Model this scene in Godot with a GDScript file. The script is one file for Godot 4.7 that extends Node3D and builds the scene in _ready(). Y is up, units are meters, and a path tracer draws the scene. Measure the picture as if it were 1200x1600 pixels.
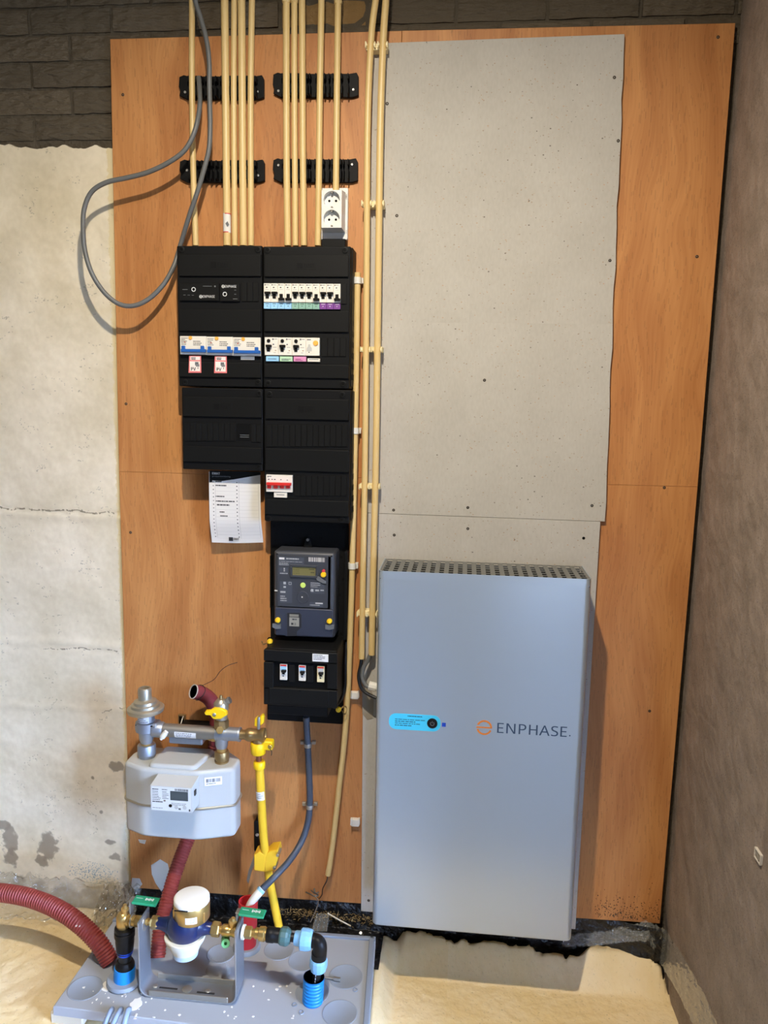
extends Node3D
# A technical corner of a garage: plywood board with fuse boxes, meters, conduits and a wall battery.

const CAM := Vector3(0.0, 1.6, 2.2229)
const FOC := 1222.74
var B := Basis(Vector3.UP, 0.101162) * Basis(Vector3.RIGHT, -0.13926) * Basis(Vector3(0, 0, 1), 0.01888)
var M := {}
var used := {}
var rng := RandomNumberGenerator.new()


# ---------- points: where a sight line of the survey photograph meets a plane of the room ----------
func P(x: float, y: float, z: float) -> Vector3:
	var d: Vector3 = B * Vector3((x - 600.0) / FOC, -(y - 800.0) / FOC, -1.0)
	return CAM + d * ((z - CAM.z) / d.z)

func PY(x: float, y: float, h: float) -> Vector3:
	var d: Vector3 = B * Vector3((x - 600.0) / FOC, -(y - 800.0) / FOC, -1.0)
	return CAM + d * ((h - CAM.y) / d.y)

func PX(x: float, y: float, across: float) -> Vector3:
	var d: Vector3 = B * Vector3((x - 600.0) / FOC, -(y - 800.0) / FOC, -1.0)
	return CAM + d * ((across - CAM.x) / d.x)

func sc(x: float, y: float, z: float) -> float:
	return P(x + 1.0, y, z).x - P(x, y, z).x


# ---------- mesh builder ----------
class G:
	var v := PackedVector3Array()
	var n := PackedVector3Array()
	var uv := PackedVector2Array()
	var T := Transform3D()

	func tri(a: Vector3, b: Vector3, c: Vector3, na := Vector3.ZERO, nb := Vector3.ZERO, nc := Vector3.ZERO, ua := Vector2.ZERO, ub := Vector2.ZERO, uc := Vector2.ZERO) -> void:
		# a, b, c run anticlockwise seen from outside
		if na == Vector3.ZERO:
			na = (b - a).cross(c - a).normalized()
			nb = na
			nc = na
		v.append_array([T * a, T * c, T * b])
		n.append_array([(T.basis * na).normalized(), (T.basis * nc).normalized(), (T.basis * nb).normalized()])
		uv.append_array([ua, uc, ub])

	func quad(a: Vector3, b: Vector3, c: Vector3, d: Vector3, na := Vector3.ZERO, nb := Vector3.ZERO, nc := Vector3.ZERO, nd := Vector3.ZERO) -> void:
		var u0 := Vector2(0, 1)
		var u1 := Vector2(1, 1)
		var u2 := Vector2(1, 0)
		var u3 := Vector2(0, 0)
		tri(a, b, c, na, nb, nc, u0, u1, u2)
		tri(a, c, d, na, nc, nd, u0, u2, u3)

	func box(c: Vector3, s: Vector3, bev := 0.001) -> void:
		var h := s * 0.5
		var b := minf(bev, minf(h.x, minf(h.y, h.z)) * 0.9)
		for ax in 3:
			for sg in [-1.0, 1.0]:
				var u := (ax + 1) % 3
				var w := (ax + 2) % 3
				var q := []
				for k in [[-1, -1], [1, -1], [1, 1], [-1, 1]]:
					var p := Vector3.ZERO
					p[ax] = sg * h[ax]
					p[u] = k[0] * (h[u] - b)
					p[w] = k[1] * (h[w] - b)
					q.append(c + p)
				if sg < 0:
					q.reverse()
				quad(q[0], q[1], q[2], q[3])
		if b <= 0.0:
			return
		for ax in 3:
			var u := (ax + 1) % 3
			var w := (ax + 2) % 3
			for su in [-1.0, 1.0]:
				for sw in [-1.0, 1.0]:
					var e := []
					for k in [[-1, 0], [1, 0], [1, 1], [-1, 1]]:
						var p := Vector3.ZERO
						p[ax] = k[0] * (h[ax] - b)
						p[u] = su * (h[u] - (b if k[1] == 1 else 0.0))
						p[w] = sw * (h[w] - (0.0 if k[1] == 1 else b))
						e.append(c + p)
					if su * sw < 0:
						e.reverse()
					quad(e[0], e[1], e[2], e[3])
		for sx in [-1.0, 1.0]:
			for sy in [-1.0, 1.0]:
				for sz in [-1.0, 1.0]:
					var s3 := Vector3(sx, sy, sz)
					var a: Vector3 = c + s3 * Vector3(h.x, h.y - b, h.z - b)
					var d: Vector3 = c + s3 * Vector3(h.x - b, h.y, h.z - b)
					var f: Vector3 = c + s3 * Vector3(h.x - b, h.y - b, h.z)
					if sx * sy * sz > 0:
						tri(a, d, f)
					else:
						tri(a, f, d)

	# poly: anticlockwise seen from +z; extruded from z0 to z1, front edge rounded off by bev
	func prism(poly: PackedVector2Array, z0: float, z1: float, bev := 0.0, back_bev := 0.0, steps := 2, smooth_deg := 40.0) -> void:
		var k := poly.size()
		var en := PackedVector2Array()
		for i in k:
			var e := (poly[(i + 1) % k] - poly[i]).normalized()
			en.append(Vector2(e.y, -e.x))
		var mit := PackedVector2Array()
		for i in k:
			var a := en[(i + k - 1) % k]
			var b := en[i]
			var m := (a + b).normalized()
			mit.append(m / maxf(0.35, m.dot(b)))
		var rings := []
		if back_bev > 0.0:
			for s in steps + 1:
				var t := float(s) / steps * PI / 2
				rings.append([back_bev * (1.0 - sin(t)), z0 + back_bev * (1.0 - cos(t)), -cos(t)])
		else:
			rings.append([0.0, z0, 0.0])
		if bev > 0.0:
			for s in steps + 1:
				var t := float(s) / steps * PI / 2
				rings.append([bev * (1.0 - cos(t)), z1 - bev * (1.0 - sin(t)), sin(t)])
		else:
			rings.append([0.0, z1, 0.0])
		var cs := cos(deg_to_rad(smooth_deg))
		for r in rings.size() - 1:
			var A: Array = rings[r]
			var C: Array = rings[r + 1]
			for i in k:
				var j := (i + 1) % k
				var ni := en[i]
				var nj := en[i]
				if en[(i + k - 1) % k].dot(en[i]) > cs:
					ni = (en[(i + k - 1) % k] + en[i]).normalized()
				if en[j].dot(en[i]) > cs:
					nj = (en[j] + en[i]).normalized()
				var pa: Vector2 = poly[i] - mit[i] * A[0]
				var pb: Vector2 = poly[j] - mit[j] * A[0]
				var pc: Vector2 = poly[j] - mit[j] * C[0]
				var pd: Vector2 = poly[i] - mit[i] * C[0]
				var f := func(nn: Vector2, w: float) -> Vector3: return Vector3(nn.x * sqrt(maxf(0.0, 1 - w * w)), nn.y * sqrt(maxf(0.0, 1 - w * w)), w).normalized()
				quad(Vector3(pa.x, pa.y, A[1]), Vector3(pb.x, pb.y, A[1]), Vector3(pc.x, pc.y, C[1]), Vector3(pd.x, pd.y, C[1]), f.call(ni, A[2]), f.call(nj, A[2]), f.call(nj, C[2]), f.call(ni, C[2]))
		for side in 2:
			var ins: float = rings[0][0] if side == 0 else rings[-1][0]
			var zz: float = rings[0][1] if side == 0 else rings[-1][1]
			var q := PackedVector2Array()
			for i in k:
				q.append(poly[i] - mit[i] * ins)
			var id := Geometry2D.triangulate_polygon(q)
			for t in range(0, id.size(), 3):
				var a := q[id[t]]
				var b := q[id[t + 1]]
				var c := q[id[t + 2]]
				if ((b - a).cross(c - a) < 0) != (side == 0):
					var s := b
					b = c
					c = s
				tri(Vector3(a.x, a.y, zz), Vector3(b.x, b.y, zz), Vector3(c.x, c.y, zz))

	# prof: (t, r) pairs, t from 0 (at a) to 1 (at b), r in metres
	func lat(a: Vector3, b: Vector3, prof: Array, seg := 20, flat := false, caps := true) -> void:
		var ax := (b - a)
		var L := ax.length()
		var yv := ax / L
		var xv := (Vector3.UP if absf(yv.y) < 0.9 else Vector3.RIGHT).cross(yv).normalized()
		var zv := xv.cross(yv)
		var m := prof.size()
		for k in m - 1:
			var p: Vector2 = prof[k]
			var q: Vector2 = prof[k + 1]
			var d := Vector2((q.x - p.x) * L, q.y - p.y)
			if d.length() < 1e-7:
				continue
			var nn := Vector2(-d.y, d.x).normalized()  # (along, out)
			var n0 := nn
			var n1 := nn
			if k > 0:
				var o: Vector2 = prof[k - 1]
				var e := Vector2((p.x - o.x) * L, p.y - o.y)
				if e.length() > 1e-7 and e.normalized().dot(d.normalized()) > 0.75:
					n0 = (nn + Vector2(-e.y, e.x).normalized()).normalized()
			if k < m - 2:
				var o: Vector2 = prof[k + 2]
				var e := Vector2((o.x - q.x) * L, o.y - q.y)
				if e.length() > 1e-7 and e.normalized().dot(d.normalized()) > 0.75:
					n1 = (nn + Vector2(-e.y, e.x).normalized()).normalized()
			for s in seg:
				var t0 := TAU * s / seg
				var t1 := TAU * (s + 1) / seg
				var d0 := xv * cos(t0) + zv * sin(t0)
				var d1 := xv * cos(t1) + zv * sin(t1)
				var pa := a + yv * (p.x * L) + d0 * p.y
				var pb := a + yv * (p.x * L) + d1 * p.y
				var pc := a + yv * (q.x * L) + d1 * q.y
				var pd := a + yv * (q.x * L) + d0 * q.y
				if flat:
					var dm := (d0 + d1).normalized()
					var fn := (yv * nn.x + dm * nn.y).normalized()
					quad(pa, pd, pc, pb, fn, fn, fn, fn)
				else:
					quad(pa, pd, pc, pb, yv * n0.x + d0 * n0.y, yv * n1.x + d0 * n1.y, yv * n1.x + d1 * n1.y, yv * n0.x + d1 * n0.y)
		if caps:
			for e in 2:
				var p: Vector2 = prof[0] if e == 0 else prof[m - 1]
				if p.y < 1e-6:
					continue
				var c := a + yv * (p.x * L)
				for s in seg:
					var t0 := TAU * s / seg
					var t1 := TAU * (s + 1) / seg
					var p0 := c + (xv * cos(t0) + zv * sin(t0)) * p.y
					var p1 := c + (xv * cos(t1) + zv * sin(t1)) * p.y
					if e == 0:
						tri(c, p0, p1, -yv, -yv, -yv)
					else:
						tri(c, p1, p0, yv, yv, yv)

	func rod(a: Vector3, b: Vector3, r: float, seg := 16) -> void:
		var L := (b - a).length()
		var e := minf(r * 0.15 / L, 0.3)
		lat(a, b, [Vector2(0, r * 0.85), Vector2(e, r), Vector2(1 - e, r), Vector2(1, r * 0.85)], seg)

	func nut(a: Vector3, b: Vector3, r: float, seg := 6) -> void:
		var L := (b - a).length()
		var e := minf(r * 0.1 / L, 0.2)
		lat(a, b, [Vector2(0, r * 0.9), Vector2(e, r), Vector2(1 - e, r), Vector2(1, r * 0.9)], seg, true)

	# swept tube; rf(s) gives the radius at arc length s
	func tube(pts: PackedVector3Array, r: float, seg := 12, caps := true, rib := 0.0, pitch := 0.0) -> void:
		var k := pts.size()
		var fwd := PackedVector3Array()
		for i in k:
			fwd.append((pts[mini(i + 1, k - 1)] - pts[maxi(i - 1, 0)]).normalized())
		var up := Vector3.UP if absf(fwd[0].y) < 0.9 else Vector3.BACK
		var s := 0.0
		var rows := []
		var nrm := []
		for i in k:
			if i > 0:
				s += pts[i].distance_to(pts[i - 1])
			up = (up - fwd[i] * up.dot(fwd[i])).normalized()
			var side := fwd[i].cross(up)
			var rr := r
			var sl := 0.0
			if pitch > 0.0:
				var ph := TAU * s / pitch
				rr = r * (1.0 + rib * cos(ph))
				sl = r * rib * sin(ph) * TAU / pitch
			var row := PackedVector3Array()
			var nr := PackedVector3Array()
			for j in seg + 1:
				var t := TAU * j / seg
				var d := side * cos(t) + up * sin(t)
				row.append(pts[i] + d * rr)
				nr.append((d + fwd[i] * sl).normalized())
			rows.append(row)
			nrm.append(nr)
		for i in k - 1:
			for j in seg:
				quad(rows[i][j + 1], rows[i][j], rows[i + 1][j], rows[i + 1][j + 1], nrm[i][j + 1], nrm[i][j], nrm[i + 1][j], nrm[i + 1][j + 1])
		if caps:
			for j in seg:
				tri(pts[0], rows[0][j], rows[0][j + 1])
				tri(pts[k - 1], rows[k - 1][j + 1], rows[k - 1][j])

	# surface over a grid: f(u, v) -> Vector3, u to the right and v up as seen from its front
	func sheet(nu: int, nv: int, f: Callable, flip := false) -> void:
		var p := []
		for i in nu + 1:
			var col := PackedVector3Array()
			for j in nv + 1:
				col.append(f.call(float(i) / nu, float(j) / nv))
			p.append(col)
		var q := []
		for i in nu + 1:
			var col := PackedVector3Array()
			for j in nv + 1:
				var du: Vector3 = p[mini(i + 1, nu)][j] - p[maxi(i - 1, 0)][j]
				var dv: Vector3 = p[i][mini(j + 1, nv)] - p[i][maxi(j - 1, 0)]
				var nn := du.cross(dv).normalized()
				col.append(-nn if flip else nn)
			q.append(col)
		for i in nu:
			for j in nv:
				var u0 := Vector2(float(i) / nu, 1.0 - float(j) / nv)
				var u1 := Vector2(float(i + 1) / nu, 1.0 - float(j + 1) / nv)
				var a: Vector3 = p[i][j]
				var b: Vector3 = p[i + 1][j]
				var c: Vector3 = p[i + 1][j + 1]
				var d: Vector3 = p[i][j + 1]
				if flip:
					tri(a, d, c, q[i][j], q[i][j + 1], q[i + 1][j + 1], u0, Vector2(u0.x, u1.y), u1)
					tri(a, c, b, q[i][j], q[i + 1][j + 1], q[i + 1][j], u0, u1, Vector2(u1.x, u0.y))
				else:
					tri(a, b, c, q[i][j], q[i + 1][j], q[i + 1][j + 1], u0, Vector2(u1.x, u0.y), u1)
					tri(a, c, d, q[i][j], q[i + 1][j + 1], q[i][j + 1], u0, u1, Vector2(u0.x, u1.y))

	# flat plate from a rectangle with a round hole, facing +z
	func holeplate(x0: float, y0: float, x1: float, y1: float, cx: float, cy: float, r: float, z: float, seg := 32) -> void:
		for s in seg:
			var q := []
			for k in 2:
				var t := TAU * (s + k) / seg
				var d := Vector2(cos(t), sin(t))
				var far := 1e9
				if d.x > 1e-6: far = minf(far, (x1 - cx) / d.x)
				if d.x < -1e-6: far = minf(far, (x0 - cx) / d.x)
				if d.y > 1e-6: far = minf(far, (y1 - cy) / d.y)
				if d.y < -1e-6: far = minf(far, (y0 - cy) / d.y)
				q.append([Vector3(cx + d.x * r, cy + d.y * r, z), Vector3(cx + d.x * far, cy + d.y * far, z)])
			quad(q[0][0], q[0][1], q[1][1], q[1][0])
			for c in [[x0, y0], [x1, y0], [x1, y1], [x0, y1]]:
				var cp := Vector3(c[0], c[1], z)
				var ang := fposmod(atan2(c[1] - cy, c[0] - cx), TAU)
				if ang > TAU * s / seg and ang < TAU * (s + 1) / seg:
					tri(q[0][1], cp, q[1][1])

	func mesh() -> ArrayMesh:
		var a := []
		a.resize(Mesh.ARRAY_MAX)
		a[Mesh.ARRAY_VERTEX] = v
		a[Mesh.ARRAY_NORMAL] = n
		a[Mesh.ARRAY_TEX_UV] = uv
		var m := ArrayMesh.new()
		m.add_surface_from_arrays(Mesh.PRIMITIVE_TRIANGLES, a)
		return m


# ---------- scene helpers ----------
func numbered(nm: String) -> String:
	var k: int = used.get(nm, 0)
	used[nm] = k + 1
	return nm if k == 0 else "%s_%03d" % [nm, k]

func tag(o: Node, label: String, category: String, group := "") -> Node:
	o.set_meta("label", label)
	o.set_meta("category", category)
	if group: o.set_meta("group", group)
	return o

func obj(nm: String, g: G, m: Material, parent: Node = null, label := "") -> MeshInstance3D:
	var o := MeshInstance3D.new()
	o.mesh = g.mesh()
	o.material_override = m
	if parent == null or parent == self:
		o.name = numbered(nm)
		add_child(o)
	else:
		o.name = nm
		parent.add_child(o, true)
		if parent.has_meta("at"): o.position = -parent.get_meta("at")
	if label: o.set_meta("label", label)
	return o

func thing(nm: String, label: String, category: String, at: Vector3, group := "") -> Node3D:
	var o := Node3D.new()
	o.name = numbered(nm)
	add_child(o)
	o.position = at
	o.set_meta("at", at)
	tag(o, label, category, group)
	return o

func struct(nm: String, g: G, m: Material, parent: Node = null) -> MeshInstance3D:
	var o := obj(nm, g, m, parent)
	if parent == null: o.set_meta("kind", "structure")
	return o

func pbox(g: G, x0: float, y0: float, x1: float, y1: float, zb: float, zf: float, bev := 0.001) -> void:
	var a := P(x0, (y0 + y1) / 2, zf)
	var b := P(x1, (y0 + y1) / 2, zf)
	var t := P((x0 + x1) / 2, y0, zf)
	var u := P((x0 + x1) / 2, y1, zf)
	g.box(Vector3((a.x + b.x) / 2, (t.y + u.y) / 2, (zb + zf) / 2), Vector3(absf(b.x - a.x), absf(t.y - u.y), absf(zf - zb)), bev)

func bx(x0: float, y0: float, x1: float, y1: float, zb: float, zf: float, bev := 0.001) -> G:
	var g := G.new()
	pbox(g, x0, y0, x1, y1, zb, zf, bev)
	return g

func wbox(a: Vector3, b: Vector3, bev := 0.0) -> G:
	var g := G.new()
	g.box((a + b) / 2, (b - a).abs(), bev)
	return g

func rrect(x0: float, y0: float, x1: float, y1: float, r: float, seg := 5) -> PackedVector2Array:
	var q := PackedVector2Array()
	for c in [[x1 - r, y0 + r, -PI / 2], [x1 - r, y1 - r, 0.0], [x0 + r, y1 - r, PI / 2], [x0 + r, y0 + r, PI]]:
		for s in seg + 1:
			var t: float = c[2] + PI / 2 * s / seg
			q.append(Vector2(c[0] + cos(t) * r, c[1] + sin(t) * r))
	return q

func prr(g: G, x0: float, y0: float, x1: float, y1: float, zb: float, zf: float, r: float, bev := 0.002, steps := 2) -> void:
	var a := P(x0, (y0 + y1) / 2, zf)
	var b := P(x1, (y0 + y1) / 2, zf)
	var t := P((x0 + x1) / 2, y0, zf)
	var u := P((x0 + x1) / 2, y1, zf)
	g.prism(rrect(a.x, u.y, b.x, t.y, r), zb, zf, bev, 0.0, steps)

func ppoly(g: G, pts: Array, zb: float, zf: float, bev := 0.001) -> void:
	var q := PackedVector2Array()
	for p in pts:
		var w := P(p[0], p[1], zf)
		q.append(Vector2(w.x, w.y))
	if Geometry2D.is_polygon_clockwise(q): q.reverse()
	g.prism(q, zb, zf, bev)

func pdisc(g: G, x: float, y: float, rp: float, zb: float, zf: float, seg := 20) -> void:
	var c := P(x, y, zf)
	g.rod(Vector3(c.x, c.y, zb), c, rp * sc(x, y, zf), seg)

func spline(pts: Array, step := 0.008) -> PackedVector3Array:
	# a smooth line through points
	var o := PackedVector3Array()
	var k := pts.size()
	for i in k - 1:
		var a: Vector3 = pts[maxi(i - 1, 0)]
		var b: Vector3 = pts[i]
		var c: Vector3 = pts[i + 1]
		var d: Vector3 = pts[mini(i + 2, k - 1)]
		var m := maxi(1, int(ceil(b.distance_to(c) / step)))
		for s in m:
			o.append(b.cubic_interpolate(c, a, d, float(s) / m))
	o.append(pts[k - 1])
	return o

func pp(list: Array) -> Array:
	var o := []
	for p in list: o.append(P(p[0], p[1], p[2]))
	return o

func sub(a: Vector3, b: Vector3, t0: float, t1: float) -> Array:
	return [a.lerp(b, t0), a.lerp(b, t1)]

func txt(s: String, x0: float, y0: float, x1: float, y1: float, z: float, m: Material, parent: Node, bold := false, nm := "lettering") -> void:
	# lettering that fills the pixel box x0..x1, y0..y1 on the plane z
	var t := TextMesh.new()
	var f := SystemFont.new()
	f.font_names = PackedStringArray(["Droid Sans"])
	if bold: f.font_weight = 700
	t.font = f
	t.text = s
	t.font_size = 32
	t.pixel_size = 0.01
	t.depth = 0.02
	t.curve_step = 2.0
	var o := MeshInstance3D.new()
	o.mesh = t
	o.material_override = m
	o.name = nm
	parent.add_child(o, true)
	var ab := t.get_aabb()
	var ym := (y0 + y1) / 2
	var a := P(x0, ym, z)
	var b := P(x1, ym, z)
	var h := absf(P((x0 + x1) / 2, y0, z).y - P((x0 + x1) / 2, y1, z).y)
	var sx := (b.x - a.x) / maxf(ab.size.x, 1e-4)
	var sy := h / maxf(ab.size.y, 1e-4)
	var c := ab.get_center()
	o.scale = Vector3(sx, sy, 0.02)
	var org: Vector3 = parent.get_meta("at") if parent.has_meta("at") else Vector3.ZERO
	o.position = (a + b) / 2 - Vector3(c.x * sx, c.y * sy, 0) - org

func mat(nm: String, c: Color, rough := 0.6, metal := 0.0) -> StandardMaterial3D:
	var m := StandardMaterial3D.new()
	m.resource_name = nm
	m.albedo_color = c
	m.roughness = rough
	m.metallic = metal
	M[nm] = m
	return m

func c8(r: float, g: float, b: float) -> Color:
	return Color(r / 255.0, g / 255.0, b / 255.0)

func noise(seed_: int, freq: float, oct := 4) -> FastNoiseLite:
	var n := FastNoiseLite.new()
	n.seed = seed_
	n.frequency = freq
	n.noise_type = FastNoiseLite.TYPE_SIMPLEX_SMOOTH
	n.fractal_octaves = oct
	return n

func imgtex(w: int, h: int, f: Callable) -> ImageTexture:
	var im := Image.create_empty(w, h, false, Image.FORMAT_RGB8)
	for y in h:
		for x in w:
			im.set_pixel(x, y, f.call(x, y))
	return ImageTexture.create_from_image(im)

func noisetex(seed_: int, freq: float, oct := 5, size := 512) -> NoiseTexture2D:
	var t := NoiseTexture2D.new()
	t.width = size
	t.height = size
	t.seamless = true
	t.noise = noise(seed_, freq, oct)
	return t

func relief(m: StandardMaterial3D, t: Texture2D, cm: float, scale := Vector3.ONE) -> void:
	m.heightmap_enabled = true
	m.heightmap_texture = t
	m.heightmap_scale = cm
	m.uv1_triplanar = true
	m.uv1_world_triplanar = true
	m.uv1_scale = scale

# flat print: background and ink rectangles [x0, y0, x1, y1, colour] in shares of the sheet
func printed(w: int, h: int, bg: Color, ops: Array) -> StandardMaterial3D:
	var im := Image.create_empty(w, h, false, Image.FORMAT_RGB8)
	im.fill(bg)
	for o in ops:
		var x0 := int(o[0] * w)
		var y0 := int(o[1] * h)
		im.fill_rect(Rect2i(x0, y0, maxi(1, int(o[2] * w) - x0), maxi(1, int(o[3] * h) - y0)), o[4])
	var m := StandardMaterial3D.new()
	m.albedo_texture = ImageTexture.create_from_image(im)
	m.roughness = 0.5
	return m

# words of unreadably small print as ink dashes along lines
func lines(x0: float, y0: float, x1: float, rows: int, pitch: float, th: float, ink: Color, seed_: int) -> Array:
	var r := RandomNumberGenerator.new()
	r.seed = seed_
	var o := []
	for k in rows:
		var x := x0
		var end := lerpf(x0, x1, r.randf_range(0.55, 1.0))
		while x < end:
			var w := r.randf_range(0.03, 0.12) * (x1 - x0) * 1.6
			o.append([x, y0 + k * pitch, minf(x + w, end), y0 + k * pitch + th, ink])
			x += w + 0.02 * (x1 - x0)
	return o

func barcode(x0: float, y0: float, x1: float, y1: float, ink: Color, seed_: int) -> Array:
	var r := RandomNumberGenerator.new()
	r.seed = seed_
	var o := []
	var x := x0
	while x < x1:
		var w := r.randf_range(0.015, 0.05) * (x1 - x0)
		o.append([x, y0, minf(x + w, x1), y1, ink])
		x += w + r.randf_range(0.015, 0.04) * (x1 - x0)
	return o

func face(x0: float, y0: float, x1: float, y1: float, z: float) -> G:
	# a printed sheet: thin, with its print on the front
	var g := G.new()
	var ym := (y0 + y1) / 2
	var xm := (x0 + x1) / 2
	var l := P(x0, ym, z).x
	var r := P(x1, ym, z).x
	var t := P(xm, y0, z).y
	var b := P(xm, y1, z).y
	g.quad(Vector3(l, b, z), Vector3(r, b, z), Vector3(r, t, z), Vector3(l, t, z))
	return g


func _ready() -> void:
	rng.seed = 7
	# ----- camera, sky, lamps, exposure -----
	var cam := Camera3D.new()
	cam.name = "camera"
	cam.fov = rad_to_deg(2.0 * atan(800.0 / FOC))
	cam.near = 0.02
	cam.far = 60.0
	cam.transform = Transform3D(B, CAM)
	add_child(cam)
	var sky := ProceduralSkyMaterial.new()
	sky.sky_top_color = c8(185, 208, 245)
	sky.sky_horizon_color = c8(108, 144, 202)
	sky.ground_horizon_color = c8(85, 92, 102)
	sky.ground_bottom_color = c8(80, 86, 95)
	sky.sky_energy_multiplier = SKY_E
	sky.ground_energy_multiplier = SKY_E
	var env := Environment.new()
	env.background_mode = Environment.BG_SKY
	env.sky = Sky.new()
	env.sky.sky_material = sky
	env.tonemap_mode = Environment.TONE_MAPPER_LINEAR
	env.tonemap_exposure = EXPO
	env.sdfgi_enabled = true
	env.ssao_enabled = true
	env.ssil_enabled = true
	var we := WorldEnvironment.new()
	we.name = "world_environment"
	we.environment = env
	add_child(we)
	materials()
	ceiling_lamp(Vector3(-0.24, 2.84, 1.42), LAMP_E, "round recessed ceiling downlight above the middle of the board")
	ceiling_lamp(Vector3(-1.15, 2.84, 1.55), LAMP_E * 0.07, "round recessed ceiling downlight over the left plastered wall")
	room()
	back_wall()
	floor_parts()
	boards()
	conduits()
	rails()
	enclosures()
	devices()
	meter_and_fuses()
	battery()
	gas()
	water()
	small_things()

const SKY_E := 11.5
const EXPO := 0.262
const LAMP_E := 24.0

func ceiling_lamp(at: Vector3, e: float, label: String) -> void:
	var t := thing("ceiling_lamp", label, "ceiling lamp", at)
	var g := G.new()
	g.lat(at + Vector3(0, 0.012, 0), at + Vector3(0, -0.008, 0), [Vector2(0, 0.048), Vector2(0.6, 0.05), Vector2(1, 0.044), Vector2(1, 0.036), Vector2(0.3, 0.034)], 28)
	obj("trim_ring", g, M.white_plastic, t)
	var d := G.new()
	d.lat(at + Vector3(0, 0.006, 0), at + Vector3(0, -0.001, 0), [Vector2(0, 0.033), Vector2(1, 0.033)], 24)
	obj("diffuser", d, M.lamp_glow, t)
	var l := AreaLight3D.new()
	l.name = "light"
	l.area_size = Vector2(0.05, 0.05)
	l.light_color = c8(255, 243, 224)
	l.light_energy = e
	l.area_range = 12.0
	l.area_attenuation = 2.0
	l.shadow_enabled = true
	t.add_child(l)
	l.position = Vector3(0, -0.012, 0)
	l.rotation.x = -PI / 2


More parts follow.
